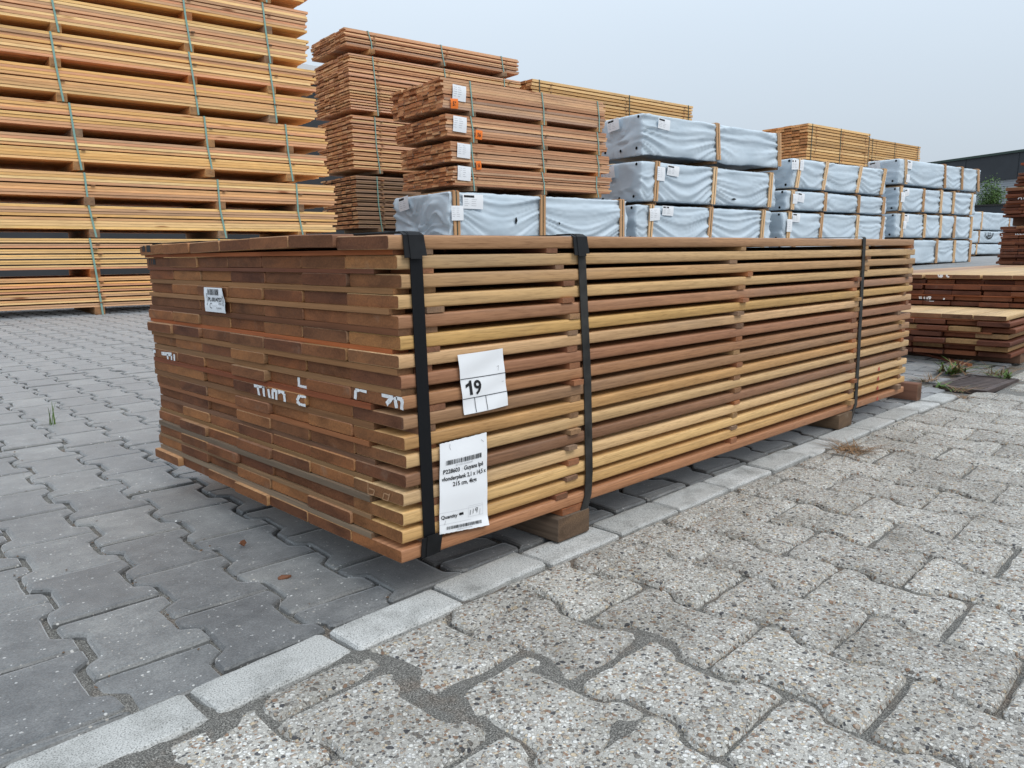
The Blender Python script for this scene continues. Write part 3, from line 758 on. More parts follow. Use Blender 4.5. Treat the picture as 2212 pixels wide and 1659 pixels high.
sh.line([(0.615, 0.795), (0.605, 0.845)], 0.0010); sh.line([(0.675, 0.788), (0.668, 0.836)], 0.0010)
sh.line([(0.765, 0.785), (0.735, 0.783), (0.722, 0.798), (0.735, 0.811), (0.762, 0.803), (0.768, 0.785), (0.755, 0.835)], 0.0010)
sh.bars(0.13, 0.86, 0.925, 0.960, 50, 2)
sh.text('INBSWTP11096', 0.34, 0.982, 0.015, 0.30, M_GREYINK)
for pts in ([(0.20, 0.025), (0.19, 0.06), (0.21, 0.085)], [(0.87, 0.06), (0.92, 0.085)], [(0.11, 0.855), (0.09, 0.90)], [(0.825, 0.80), (0.815, 0.86)]): sh.line(pts, 0.0007, M_STEEL)
q2 = random.Random(9); jag = [q2.uniform(-0.003, 0.003) for k in range(40)]
sh.build('packing_label', ms, 32, 44, edge=lambda u, v: (u, v+(jag[int(u*32)] if v < 0.01 or v > 0.99 else 0)))
# bar code label on the plank ends
xe = min(planks[(i, j)][0] for i in (3, 4) for j in (3, 4, 5))-0.0012
def surfC(u, v):
    y = 0.6445-0.100*u; z = 0.4725-0.0485*v
    if v < 0.5 and u > 0.80: y += (u-0.80)*0.05*(1-2*v)
    cu = max(0, u-0.72)
    return W((xe-0.0005-0.055*cu*cu-0.0008*math.sin(v*6)**2, y, z))
sh = Sheet(surfC, (-1, 0, 0), 0.10, 0.0485)
sh.bars(0.16, 0.66, 0.06, 0.30, 24, 3)
sh.text('PL-0014757', 0.19, 0.565, 0.17, 0.60, bold=0.018)
sh.text('PL-0014757', 0.155, 0.72, 0.075, 0.24, rot=90, bold=0.01)
sh.line([(0.30+0.05*math.cos(t*0.5), 0.74+0.10*math.sin(t*0.5)) for t in range(2, 12)], 0.0012)
sh.text('24003226', 0.64, 0.655, 0.06, 0.15); sh.line([(0.64, 0.68), (0.80, 0.68)], 0.0005)
sh.text('Warehouse PL', 0.37, 0.76, 0.05, 0.2, M_GREYINK); sh.text('PL-0014757', 0.55, 0.86, 0.07, 0.22)
sh.bars(0.84, 0.93, 0.30, 0.72, 6, 5)
sh.build('bar_code_label', ms, 40, 16)

# ------------------------------------------------------------------ rows of packs behind (all turned -7 degrees)
TH = R(-7.0)
def row(u, n, z=0.0): return Vector((math.cos(TH)*u-math.sin(TH)*n, math.sin(TH)*u+math.cos(TH)*n, z))
PAL_L = [(214,174,126),(206,163,118),(220,182,124),(204,155,120),(212,170,112),(196,153,118),(222,188,138),(204,152,118),(190,154,122)]
PAL_P = [(188,140,104),(180,128,92),(196,150,112),(174,120,86),(184,144,112),(168,132,108),(202,156,114)]
PAL_M = [(202,160,120),(192,146,106),(210,172,126),(186,138,102),(198,154,124),(178,134,104)]
PAL_G = [(138,112,92),(146,116,92),(128,104,86),(152,122,98),(134,108,84)]
PAL_Y = [(204,164,112),(194,152,100),(212,174,122),(198,158,108),(186,144,94)]

PAL_P = [soft(c, 0.1) for c in PAL_P]; PAL_L = [tuple(min(255, v*k_) for v, k_ in zip(c, (1.03, 1.0, 0.97))) for c in PAL_L]
def board_unit(name, label, u, n, z, length, width, nb, t, spec, pal, bx=(), straps=(), group=None, ends='all', mats=None, strap_mat=None, seed=1, jit=0.012, kb=1.2, bw=0.085, overhang=0.0, lean=0.0, cat='timber pack', sheared=None):
    """a strapped unit of sawn boards; spec from the foot upwards: ('B', h) bearers, ('P', k) boards, ('G', g) thin stickers"""
    rg = random.Random(seed); mats = mats or [M_PINE, M_PINE_E]
    root = empty(name, row(u, n, z), TH, label, cat, group)
    bwid = width/nb; zz = 0.0; inner = MB()
    bm_ = box_mesh(length, bwid-0.004, t-0.0030, mats, True, 0.0)
    for it in spec:
        if it[0] == 'B':
            for x in bx:
                xx = x+rg.gauss(0, 0.012)
                bearer(root, xx-bw/2, xx+bw/2, -0.006+rg.gauss(0, 0.006), width-0.01, zz+0.0005, zz+it[1]-0.0005, rg.choice([(196,150,100),(176,134,96),(150,122,98),(190,120,66),(164,140,116)]), 1.1)
            zz += it[1]
        elif it[0] == 'G':
            for x in bx:
                xx = x+0.03+rg.gauss(0, 0.012); me = box_mesh(round(width, 2), 0.035, it[1]-0.0006, [M_BEAR, M_BEAR_E], True, 0.0)
                obj('sticker', me, root, (xx, width/2-0.022+rg.gauss(0, 0.008), zz+it[1]/2), (0, 0, math.pi/2), lin(*rg.choice(STC), 1.2))
            zz += it[1]
        else:
            for k in range(it[1]):
                sx = rg.gauss(0, jit*0.6)
                for j in range(nb):
                    c = lin(*rg.choice(pal), kb*rg.uniform(0.9, 1.08))
                    x = length/2+sx+rg.gauss(0, jit); y = (j+0.5)*bwid+(rg.gauss(0, 0.004) if j == 0 else 0); zc = zz+t/2
                    if ends == 'all' or j == 0:
                        obj('board', bm_, root, (x, y, zc), (0, 0, 0), c)
                    else:
                        inner.box(x-length/2, x+length/2, y-bwid/2+0.0015, y+bwid/2-0.0015, zz+0.0006, zz+t-0.0006, 0, 1)
                zz += t
    if inner.v:
        o = inner.build('inner_boards', mats, root, color=lin(*pal[0], kb)); tag(o, kind='stuff')
    for (xb, xt) in straps:
        p = [(-0.010, 0.002), (-0.012, zz*0.5), (-0.010, zz+0.001), (-0.002, zz+0.003), (width+0.002, zz+0.003), (width+0.004, zz), (width+0.004, 0.0), (width, -0.0), (-0.006, -0.0), (-0.010, 0.002)]
        xo = [xb, (xb+xt)/2+rg.gauss(0, 0.01), xt, xt, xt, xt, xb, xb, xb, xb]
        v, f = ribbon(p, 0.017, 0.0012, 0, xo)
        obj('strap', mesh('strap', v, f, [strap_mat or M_TEAL]), root)
    root['top'] = zz
    return root

# tall left stack: five units of two packs each, the lowest with stickers between every second board
subL = [('B', 0.077), ('P', 4), ('G', 0.010), ('P', 4)]
sub0 = [('B', 0.075)]+sum([[('P', 2), ('G', 0.0105)] for k in range(6)], [])[:-1]
LU0 = -0.60
LZ = [(0.0, 0.0), (0.732, 0.06), (1.348, 0.0), (1.948, -0.08), (2.545, -0.12), (3.147, -0.13)]
LLAB = ['lowest unit of the tall left stack, its boards parted by many thin stickers', 'second strapped unit from the ground in the tall left stack of pale boards',
        'third strapped unit from the ground in the tall left stack of pale boards', 'fourth strapped unit from the ground in the tall left stack of pale boards',
        'fifth strapped unit, near the top edge, in the tall left stack of pale boards', 'topmost unit of the tall left stack, only its lower corner in the picture']
LB = [(0.02, 1.22, 2.06), (0.01, 1.23, 2.08), (-0.04, 1.16, 2.01), (-0.11, 1.08, 1.89), (-0.08, 1.07, 1.87), (-0.08, 1.07, 1.87)]
for k, (z, du) in enumerate(LZ):
    t = 0.0195 if k == 0 else 0.0262
    bx = [LB[k][0]-1.2+0.89-LU0]+[b+0.89-LU0 for b in LB[k]]
    spec = (sub0+sub0) if k == 0 else subL+subL
    st = [(b+0.02, b-0.03) for b in bx]
    r_ = board_unit('strapped_boards', LLAB[k], LU0+du*0.3, 7.31, z, 3.93+du, 1.2, 8, t, spec, PAL_L if k else PAL_L[1:], bx, st, 'tall left stack of pale boards', 'front', seed=40+k, jit=0.018)

# reddish packs on the near wrapped pack
spP = [('B', 0.058), ('P', 4), ('G', 0.010), ('P', 4)]
PLAB = ['lowest of four reddish board packs, lying on the near wrapped pack', 'second reddish board pack from below, above the near wrapped pack',
        'third reddish board pack from below, with an orange tag past its strap', 'uppermost and thickest of the four reddish board packs, a white paper on its corner']
packsP = []
for k, (u, z, spec, t) in enumerate([(4.69, 1.298, spP, 0.0262), (4.68, 1.572, spP, 0.0270), (4.61, 1.858, spP, 0.0290), (4.57, 2.162, [('B', 0.058), ('P', 5), ('G', 0.010), ('P', 6)], 0.0295)]):
    bx = [5.0-u, 6.11-u, 7.09-u]
    packsP.append((board_unit('strapped_boards', PLAB[k], u, 6.80, z, 2.62, 1.17, 8, t, spec, PAL_P, bx, [(b-0.01, b-0.05) for b in bx], 'reddish board packs', 'all', seed=60+k, jit=0.012, kb=1.25), u, z))

# second row: board stack behind
pr = lambda n: sum([[('P', 2), ('G', 0.0175)] for k in range(n)], [])[:-1]
sg = lambda n: sum([[('P', 1), ('G', 0.0145)] for k in range(n)], [])
MLAB = [('hidden foot pack under the weathered grey board pack of the second row', 0.08, [('B', 0.07)]+pr(11), PAL_G, 'front'),
        ('weathered grey brown board pack low in the second row, left of the wrapped packs', 0.90, [('B', 0.05)]+pr(12), PAL_G, 'all'),
        ('middle board pack of the second row, between the tall left stack and reddish packs', 1.755, [('B', 0.05)]+pr(12), PAL_M, 'all'),
        ('thick board pack with many stickers under the topmost pack of the second row', 2.585, [('B', 0.058)]+sg(7)+pr(8), PAL_M, 'all'),
        ('topmost pack of the second row, four double rows of boards against the sky', 3.45, [('B', 0.06)]+pr(4), PAL_P, 'all')]
for k, (lab, z, spec, pal, en) in enumerate(MLAB):
    u = [4.86, 4.86, 4.83, 4.82, 4.79][k]; bx = [5.20-u+0.06*(k < 4), 6.46-u+0.05*(k < 4), 7.64-u+0.05*(k < 4)]
    board_unit('strapped_boards', lab, u, 9.60, z, 3.16, 1.18, 7, 0.0236, spec, pal, bx, [(b-0.0, b-0.06) for b in bx], 'board packs of the second row', en, seed=80+k, jit=0.010, kb=1.32)

spY = [('B', 0.06)]+sum([[('P', 1), ('G', 0.015)] for k in range(9)], [])[:-1]
for k in range(6):
    lab = ['yellow board pack against the sky above the wrapped packs, second row'] + ['yellow board pack, %s from the top in the second row column behind the wrapped packs' % w_ for w_ in ('second', 'third', 'fourth', 'fifth', 'sixth')]
    z = 2.93-k*0.575
    if z < 0.05: break
    board_unit('strapped_boards', lab[k], 8.31, 9.70, z, 4.3, 1.15, 7, 0.045, spY, PAL_Y, [0.4, 2.3, 4.0], [(0.17, 0.17), (2.42, 2.42), (4.16, 4.16)], 'yellow board packs of the second row', 'all' if k == 0 else 'front', strap_mat=M_DSTRAP, seed=100+k, jit=0.010)
for k in range(5):
    lab = ['distant yellow board pack against the sky, right of the pack on the wrapped stack'] + ['yellow board pack, %s from the top in the distant column behind the far wrapped stack' % w_ for w_ in ('second', 'third', 'fourth', 'fifth')]
    board_unit('strapped_boards', lab[k], 19.9, 9.70, 2.89-k*0.575, 2.86, 1.15, 7, 0.045, spY, PAL_Y, [0.3, 1.4, 2.6], [(0.12, 0.12), (1.34, 1.34), (2.7, 2.7)], 'distant yellow board packs', 'all' if k == 0 else 'front', strap_mat=M_DSTRAP, seed=110+k, jit=0.010)
board_unit('strapped_boards', 'yellow board pack lying on top of the middle wrapped stack', 12.95, 7.28, 2.20, 2.3, 0.98, 6, 0.042, [('B', 0.05)]+sum([[('P', 1), ('G', 0.0125)] for k in range(12)], [])[:-1], PAL_Y, [0.25, 1.2, 2.1], [(0.13, 0.15), (1.16, 1.16), (2.24, 2.26)], 'yellow board packs', 'all', strap_mat=M_DSTRAP, seed=120, jit=0.010)

# labels on the reddish packs (their papers carry a printed block and lines)
def paper(parent, x, z, w_, h_, seed, head=True, mat=None, y=-0.016, big=None, ends=False, tilt=0.0):
    q = random.Random(seed); k1, k2 = q.uniform(-0.006, 0.006), q.uniform(0.002, 0.006)
    ct, st_ = math.cos(tilt), math.sin(tilt)
    def sf(u, v):
        a, b = (u-0.5)*w_, (0.5-v)*h_; a, b = a*ct-b*st_, a*st_+b*ct
        d = k1*math.sin(u*3)+k2*math.sin(v*4)
        return (-d+y, x-a, z+b) if ends else (x+a, y-d, z+b)
    s_ = Sheet(sf, (-1, 0, 0) if ends else (0, -1, 0), w_, h_)
    if big: s_.text(big, 0.25, 0.72, 0.42, 0.5, bold=0.03)
    else:
        if head: s_.rect(0.06, 0.55, 0.08, 0.24)
        for k in range(4 if head else 5):
            v = (0.36 if head else 0.16)+k*0.14
            for m_ in range(2): s_.line([(0.08+m_*0.34, v), (0.08+m_*0.34+q.uniform(0.14, 0.28), v)], h_*0.022, M_GREYINK)
    return s_.build('tag' if big else 'label', parent, 8, 8, mat)
for k, (zc, sz) in enumerate([(1.495, 0.165), (1.755, 0.165), (2.05, 0.175), (2.40, 0.175)]):
    r_, u, z = packsP[k]; paper(r_, 4.79+0.02*(k < 2)-u+(0.03 if k < 2 else 0), zc-z, 0.19, sz, 200+k, head=False, tilt=-0.04)
paper(packsP[1][0], 5.05-packsP[1][1], 1.60-packsP[1][2]+0.0, 0.075, 0.10, 210, mat=M_ORANGE, big='55', y=-0.02, tilt=0.12)
paper(packsP[2][0], 5.06-packsP[2][1], 1.955-packsP[2][2], 0.10, 0.105, 211, mat=M_ORANGE, big='56', y=-0.02, tilt=-0.06)
paper(packsP[3][0], 4.715-packsP[3][1], 2.275-packsP[3][2], 0.105, 0.11, 212, mat=M_ORANGE, big='57', y=-0.02, tilt=0.05)

# ------------------------------------------------------------------ packs wrapped in pale blue plastic
def wrapped(label, u, n, z, L_, Wd, H_, battens, seed, cell=0.026, group='wrapped timber packs', knot=False, lean=0.0, tags=(), holes=(), grom=True, end_tag=None, sag=0.10, pad=True, flap=0.0):
    rg = random.Random(seed)
    root = empty('wrapped_pack', row(u, n, z), TH, label, 'wrapped pack', group)
    nx, ny, nz = max(8, int(L_/cell)), max(8, int(Wd/(cell*1.6))), max(8, int(H_/cell))
    lin1 = lambda k: np.linspace(0, 1, k+1)
    P, F = [], []
    def face(a, b, fn):
        A, B = np.meshgrid(lin1(a), lin1(b), indexing='ij'); base = sum(len(p) for p in P)
        P.append(fn(A.ravel(), B.ravel())); I = base+np.arange((a+1)*(b+1)).reshape(a+1, b+1)
        F.append(np.stack([I[:-1, :-1], I[1:, :-1], I[1:, 1:], I[:-1, 1:]], -1).reshape(-1, 4))
    z0 = lambda a: np.zeros_like(a)
    face(nx, nz, lambda a, b: np.stack([a*L_, z0(a), b*H_], -1))
    face(nx, nz, lambda a, b: np.stack([(1-a)*L_, z0(a)+Wd, b*H_], -1))
    face(ny, nz, lambda a, b: np.stack([z0(a), (1-a)*Wd, b*H_], -1))
    face(ny, nz, lambda a, b: np.stack([z0(a)+L_, a*Wd, b*H_], -1))
    face(nx, ny, lambda a, b: np.stack([a*L_, b*Wd, z0(a)+H_], -1))
    face(nx, ny, lambda a, b: np.stack([a*L_, (1-b)*Wd, z0(a)], -1))
    V = np.concatenate(P); Fc = np.concatenate(F)
    _, first, inv = np.unique(np.round(V, 5), axis=0, return_index=True, return_inverse=True)
    V = V[first]; Fc = inv.reshape(-1)[Fc]
    r_ = 0.035
    half = np.array([L_, Wd, H_])/2; ctr = half.copy()
    q = V-ctr; core = np.clip(q, -(half-r_), half-r_); nn = q-core; nl = np.linalg.norm(nn, axis=1, keepdims=True); nn = nn/np.maximum(nl, 1e-6)
    S = core+nn*r_+ctr
    x, y, zz = S[:, 0], S[:, 1], S[:, 2]
    bs = np.array([0.0]+[b for b in battens]+[L_]); k = np.clip(np.searchsorted(bs, x)-1, 0, len(bs)-2)
    t = (x-bs[k])/np.maximum(bs[k+1]-bs[k], 1e-3); t = np.clip(t, 0, 1); e = 4*t*(1-t)
    span = bs[k+1]-bs[k]
    db = np.min(np.abs(x[:, None]-np.array(battens)[None, :]), axis=1) if len(battens) else np.full_like(x, 9.0)
    hfoc = (0.40+0.45*vnoise(k*3.7+seed, 0, 0, seed))*H_
    ss = sag*(0.5+1.0*vnoise(k*5.1, 2, 0, seed+3))*np.minimum(1, span/0.7)
    phi = (zz-hfoc)*(1+0.9*(1-e))+ss*e+0.05*(vnoise(x*1.8, zz*2, 0, seed+1)-0.5)+0.10*(t-0.5)*(vnoise(k*7.7, 0, 0, seed+9)-0.5)*2
    f1 = vnoise(phi*10.5, k*17.3+x*0.35, 0, seed+5); f2 = vnoise(phi*23, k*11.1+x*0.6, 4, seed+6)
    ridge = lambda f: (1-np.abs(2*f-1))**2.2
    side = (0.055*(ridge(f1)-0.40)+0.020*(ridge(f2)-0.40))*(0.45+0.55*(1-e))
    side += 0.026*e*(vnoise(x*2.6, zz*3.2, 0, seed+7)-0.4) - 0.014*np.exp(-(db/0.05)**2)
    fine = 0.004*(vnoise(x*16, y*16, zz*22, seed+8)-0.5)
    cy, cz = (0.62*Wd if knot else 0.5*Wd), 0.30*H_
    ang = np.arctan2(zz-cz, y-cy); rr = np.hypot(y-cy, zz-cz)
    st = ridge(vnoise(ang*4.2+6*vnoise(rr*2, ang, 0, seed), rr*1.3, 0, seed+12))
    endd = (0.055 if knot else 0.028)*(st-0.5)*np.minimum(1, rr/0.10)+(0.03 if knot else 0.012)*(vnoise(y*5, zz*5, 0, seed+13)-0.5)
    if knot: endd = endd-0.06*np.exp(-(rr/0.07)**2)
    topd = 0.010*(vnoise(x*4, y*4, 0, seed+15)-0.5)+0.006*(ridge(vnoise(x*9, y*1.5, 0, seed+16))-0.5)
    wy, wx, wz = np.abs(nn[:, 1])**2, np.abs(nn[:, 0])**2, np.abs(nn[:, 2])**2
    d = side*wy+endd*wx+topd*wz+fine
    d = d - 0.004*(zz < 0.03)
    S = S+nn*d[:, None]
    if flap:                                             # loose skirt hanging below the pack
        lo = np.clip((0.10-zz)/0.10, 0, 1); S[:, 2] -= lo*flap*(0.6+0.8*vnoise(x*3, y*3, 0, seed+20))*(wy+wx > 0.2)
    me = mesh('plastic_wrap', S, Fc, [M_WRAP], None, True); obj('plastic_wrap', me, root)
    def surf_y(xx, zv):                                  # outermost plastic near a spot on the long side
        m_ = (np.abs(S[:, 0]-xx) < 0.06) & (np.abs(S[:, 2]-zv) < 0.09) & (S[:, 1] < 0.1)
        return float(S[m_, 1].min()) if m_.any() else 0.0
    for b in battens:
        le = lean+rg.gauss(0, 0.008); c = lin(*rg.choice([(206,168,126),(190,150,112),(216,180,140),(176,136,98)]), 1.15)
        yb = -0.006
        for sx in (-1, 1):
            bl = box_mesh(round(H_+0.006, 3), 0.034, 0.022, [M_PINE, M_PINE_E], True, 0.0)
            o = obj('batten', bl, root, (b+sx*0.026, yb-0.011, H_/2+0.004), (0, -math.pi/2+le/H_, 0), c)
            o.rotation_euler = (0, -math.pi/2+math.atan(le/H_), 0)
            o.rotation_euler.rotate_axis('X', math.pi/2)
        p = [(yb-0.014, 0.0), (yb-0.014, H_*0.5), (yb-0.014, H_), (yb-0.004, H_+0.016), (0.03, H_+0.016), (Wd-0.03, H_+0.016), (Wd+0.012, H_+0.01), (Wd+0.014, 0.0), (Wd, -0.006), (0.0, -0.006), (yb-0.014, 0.0)]
        v, f = ribbon(p, 0.018, 0.0015, 0, [b+le*(pz/H_-0.5) for (_, pz) in p])
        obj('strap', mesh('strap', v, f, [M_DSTRAP]), root)
        for yy in (0.0,):
            obj('batten', box_mesh(round(Wd+0.02, 3), 0.07, 0.018, [M_PINE, M_PINE_E], True, 0.0), root, (b+le*0.5, Wd/2, H_+0.006), (0, 0, math.pi/2), c)
    for m_, (tx, tz, tw, thh, hd) in enumerate(tags):
        paper(root, tx, tz, tw, thh, seed*7+m_, hd, y=min(surf_y(tx, tz)-0.008, -0.008) if hd else -0.040, tilt=rg.gauss(0, 0.08))
    if end_tag: paper(root, end_tag[0], end_tag[1], 0.24, 0.17, seed*7+50, True, y=-0.045, ends=True, tilt=0.12)
    for m_, (hx, hz, hw, hh) in enumerate(holes):
        yv = surf_y(hx, hz)-0.004; ps = [(hx+hw*math.cos(a_)*rg.uniform(0.5, 1), yv, hz+hh*math.sin(a_)*rg.uniform(0.5, 1)) for a_ in [k_*math.pi/4 for k_ in range(8)]]
        obj('tear', mesh('tear', ps, [tuple(range(8))], [M_HOLE]), root)
    if grom:
        for (gy_, gz_) in ((0.12, H_*0.12), (0.42, H_*0.10), (0.75, H_*0.12), (0.08, H_*0.92)):
            m_ = (np.abs(S[:, 1]-gy_) < 0.05) & (np.abs(S[:, 2]-gz_) < 0.05) & (S[:, 0] < 0.1); xv = float(S[m_, 0].min())-0.003 if m_.any() else -0.02
            ps = [(xv, gy_+0.022*math.cos(a_), gz_+0.022*math.sin(a_)) for a_ in [k_*math.pi/5 for k_ in range(10)]]
            obj('eyelet', mesh('eyelet', ps, [tuple(range(10))[::-1]], [M_HOLE]), root)
    if pad:
        for b in battens:
            bearer(root, b-0.04, b+0.04, 0.02, Wd-0.02, -0.052, -0.008, (150, 116, 84), 1.0)
    return root

WP = 'wrapped timber packs'
wrapped('near wrapped pack with a gathered end, carrying the reddish board packs', 4.58, 6.75, 0.735, 3.03, 1.27, 0.54, [0.10, 1.44, 2.90], 11, 0.019, knot=True, tags=[(0.33, 0.43, 0.30, 0.17, True), (0.10, 0.29, 0.17, 0.17, False)], holes=[(1.00, 0.22, 0.028, 0.05), (1.72, 0.20, 0.02, 0.025)], grom=False, end_tag=(0.95, 0.45), sag=0.16)
wrapped('hidden wrapped pack under the near wrapped pack', 4.60, 6.75, 0.115, 3.0, 1.27, 0.56, [0.25, 1.5, 2.75], 12, 0.05)
wrapped('loosely covered top pack of the first wrapped stack, two battens on its side', 8.06, 6.90, 1.985, 3.44, 1.12, 0.545, [1.72, 3.40], 13, 0.022, lean=-0.06, tags=[(0.42, 0.42, 0.26, 0.15, True)], end_tag=(0.55, 0.44), sag=0.03, flap=0.05)
wrapped('second pack from the top of the first wrapped stack, torn near its foot', 8.03, 6.90, 1.295, 3.40, 1.12, 0.57, [0.33, 1.69, 3.22], 14, 0.022, lean=0.03, tags=[(0.68, 0.46, 0.27, 0.15, True), (0.40, 0.40, 0.17, 0.20, False)], holes=[(2.2, 0.10, 0.08, 0.02)], end_tag=(0.6, 0.44), sag=0.20)
wrapped('third pack from the top of the first wrapped stack', 7.95, 6.90, 0.705, 3.38, 1.12, 0.535, [0.30, 1.70, 3.12], 15, 0.022, lean=0.04, tags=[(0.66, 0.46, 0.25, 0.14, True), (0.36, 0.40, 0.22, 0.18, False)], sag=0.12)
wrapped('hidden foot pack of the first wrapped stack', 7.98, 6.90, 0.16, 3.38, 1.12, 0.48, [0.30, 1.70, 3.12], 16, 0.05)
wrapped('top pack of the middle wrapped stack, under the yellow boards', 12.08, 7.0, 1.665, 3.38, 1.10, 0.515, [0.17, 1.05, 2.28, 3.24], 17, 0.026, lean=0.12, tags=[(0.02, 0.40, 0.22, 0.17, True), (0.22, 0.40, 0.12, 0.18, False)], end_tag=(0.7, 0.4))
wrapped('thin second pack from the top of the middle wrapped stack', 11.92, 7.0, 1.285, 3.62, 1.10, 0.335, [0.18, 1.26, 2.48, 3.48], 18, 0.026, tags=[(0.42, 0.22, 0.22, 0.16, True), (0.22, 0.19, 0.15, 0.17, False)])
wrapped('third pack from the top of the middle wrapped stack', 11.84, 7.0, 0.725, 3.74, 1.10, 0.515, [0.18, 1.24, 2.56, 3.56], 19, 0.026, lean=0.05, tags=[(0.36, 0.42, 0.24, 0.15, True), (0.16, 0.28, 0.16, 0.22, False)])
wrapped('hidden foot pack of the middle wrapped stack', 11.9, 7.0, 0.215, 3.6, 1.10, 0.45, [0.3, 1.7, 3.2], 20, 0.05)
wrapped('top pack of the far wrapped stack with a domed right end', 15.98, 7.0, 1.925, 4.05, 1.10, 0.51, [0.27, 2.12, 3.02, 3.92], 21, 0.028, lean=-0.08, tags=[(0.40, 0.40, 0.2, 0.16, True), (0.33, 0.12, 0.14, 0.16, False)], end_tag=(0.5, 0.4))
wrapped('second pack from the top of the far wrapped stack', 16.03, 7.0, 1.375, 3.88, 1.10, 0.49, [0.08, 1.12, 1.98, 2.62, 3.60], 22, 0.028, tags=[(0.3, 0.38, 0.2, 0.15, True), (0.12, 0.28, 0.16, 0.2, False)])
wrapped('third pack from the top of the far wrapped stack', 16.02, 7.0, 0.825, 3.90, 1.10, 0.50, [0.24, 1.27, 2.06, 2.78, 3.70], 23, 0.028, tags=[(0.4, 0.4, 0.2, 0.16, True), (0.3, 0.26, 0.14, 0.16, False)])
wrapped('lowest pack of the far wrapped stack, standing on the yard', 16.2, 7.0, 0.262, 3.70, 1.10, 0.51, [0.3, 1.78, 2.70, 3.58], 24, 0.028)
for k, (z, h, lab) in enumerate([(0.40, 0.36, 'low wrapped pack beyond the far wrapped stack, at the foot'), (0.80, 0.42, 'wrapped pack with a dark round emblem beyond the far wrapped stack'), (1.26, 0.62, 'baggy topmost wrapped pack beyond the far wrapped stack')]):
    r5 = wrapped(lab, 28.6+0.12*k, 10.6, z, 4.4, 1.3, h, [0.9, 3.4], 30+k, 0.045, group='wrapped packs beyond', grom=False, sag=0.25)
    if k == 1:
        s_ = Sheet(lambda u, v: (1.25+u*1.0, -0.03, 0.40-v*0.36), (0, -1, 0), 1.0, 0.36)
        s_.line([(0.5+0.34*math.cos(a_*math.pi/10), 0.14+0.52*math.sin(a_*math.pi/10)) for a_ in range(0, 11)], 0.05); s_.line([(0.42, 0.08), (0.42, 0.5)], 0.04); s_.line([(0.58, 0.08), (0.58, 0.5)], 0.04)
        s_.line([(0.36, 0.40), (0.64, 0.40)], 0.035)
        for nm, (mbx, m_) in s_.mb.items(): mbx.build('emblem', [m_], r5)

# ------------------------------------------------------------------ hardwood stacks on the right
def hard_tier(root, x0, y0, z0, layers, length, cols, gap, cols_real, seed, pal, right_jit=0.012, base=(0, 0, 0), front_pale=()):
    rg = random.Random(seed); ref = Vector(base); me = box_mesh(length, 0.131, PT, [M_HARD, M_DARK_E], True, 0.003); mpale = box_mesh(length, 0.1312, PT, [M_HARD, M_HARD], True, 0.003); inner = MB(); out = {}
    for i in range(layers):
        z = z0+i*(PT+gap)+PT/2; dy = rg.gauss(0, right_jit); dxl = rg.gauss(0, 0.014)
        for j in range(cols):
            x = x0+dxl+rg.gauss(0, 0.010); y = y0+dy+(j+0.5)*0.1335
            if j < cols_real:
                e = lin(*rg.choice(pal), 1.15); pale_ = False
                if (i, j) in front_pale or (front_pale and i in (1, 2, 3, 4) and rg.random() < 0.35): e = lin(150, 116, 78, 1.1); pale_ = True
                if i == layers-1: e = lin(*rg.choice([(198,164,122),(206,174,130),(172,134,106),(140,98,76),(182,146,116),(124,86,68)]), 0.85)
                o = obj('plank', mpale if pale_ else me, root, Vector((x+length/2, y, z))-ref, (0, 0, rg.gauss(0, 0.002)), e); out[(i, j)] = (x, y, z)
            else: inner.box(x-ref.x, x+length-ref.x, y-0.066-ref.y, y+0.066-ref.y, z-PT/2-ref.z, z+PT/2-ref.z, 0, 1)
        if i < layers-1 and gap > 0.003:
            for sx in (0.004 if i % 2 else 0.06, length*0.5, length-0.1):
                sticker(root, x0+sx+0.012-ref.x, y0+rg.uniform(-0.005, 0.08)-ref.y, y0+cols*0.1335-ref.y, z+PT/2+gap/2-ref.z, 0.026, gap-0.0004, rg.choice([(128,74,46),(120,72,48),(140,84,54)]), k=1.1)
    if inner.v: tag(inner.build('inner_planks', [M_HARD, M_HARD_E], root, color=lin(110, 76, 60, 1.1)), kind='stuff')
    return out
PAL_H = [(96,52,34),(104,60,40),(84,46,32),(116,68,44),(90,52,38),(78,44,34)]
h1 = empty('hardwood_plank_stack', (3.3, 0, 0), 0, 'low two-tier stack of reddish planks right of the drain, stepped back on top', 'plank stack', 'hardwood plank stacks')
lowT = hard_tier(h1, 3.30, -0.075, 0.052, 7, 3.1, 7, 0.0078, 7, 51, PAL_H, 0.012, (3.3, 0, 0), {(1, 0), (2, 1), (4, 1), (3, 0)})
upT = hard_tier(h1, 3.80, -0.085, 0.250, 6, 3.1, 7, 0.0072, 7, 52, PAL_H, 0.006, (3.3, 0, 0))
for bx_ in (0.25, 1.5, 2.8): bearer(h1, bx_, bx_+0.09, -0.07, 0.85, 0.003, 0.0515, (104, 76, 60))
def on_up(p):
    z = p.y; i = min(range(6), key=lambda k: abs(upT[(k, 0)][2]-z)); j = min(range(7), key=lambda k: abs(upT[(i, k)][1]-p.x)); x, y, zc = upT[(i, j)]
    return x-0.0008, zc-PT/2+0.0006, zc+PT/2-0.0006
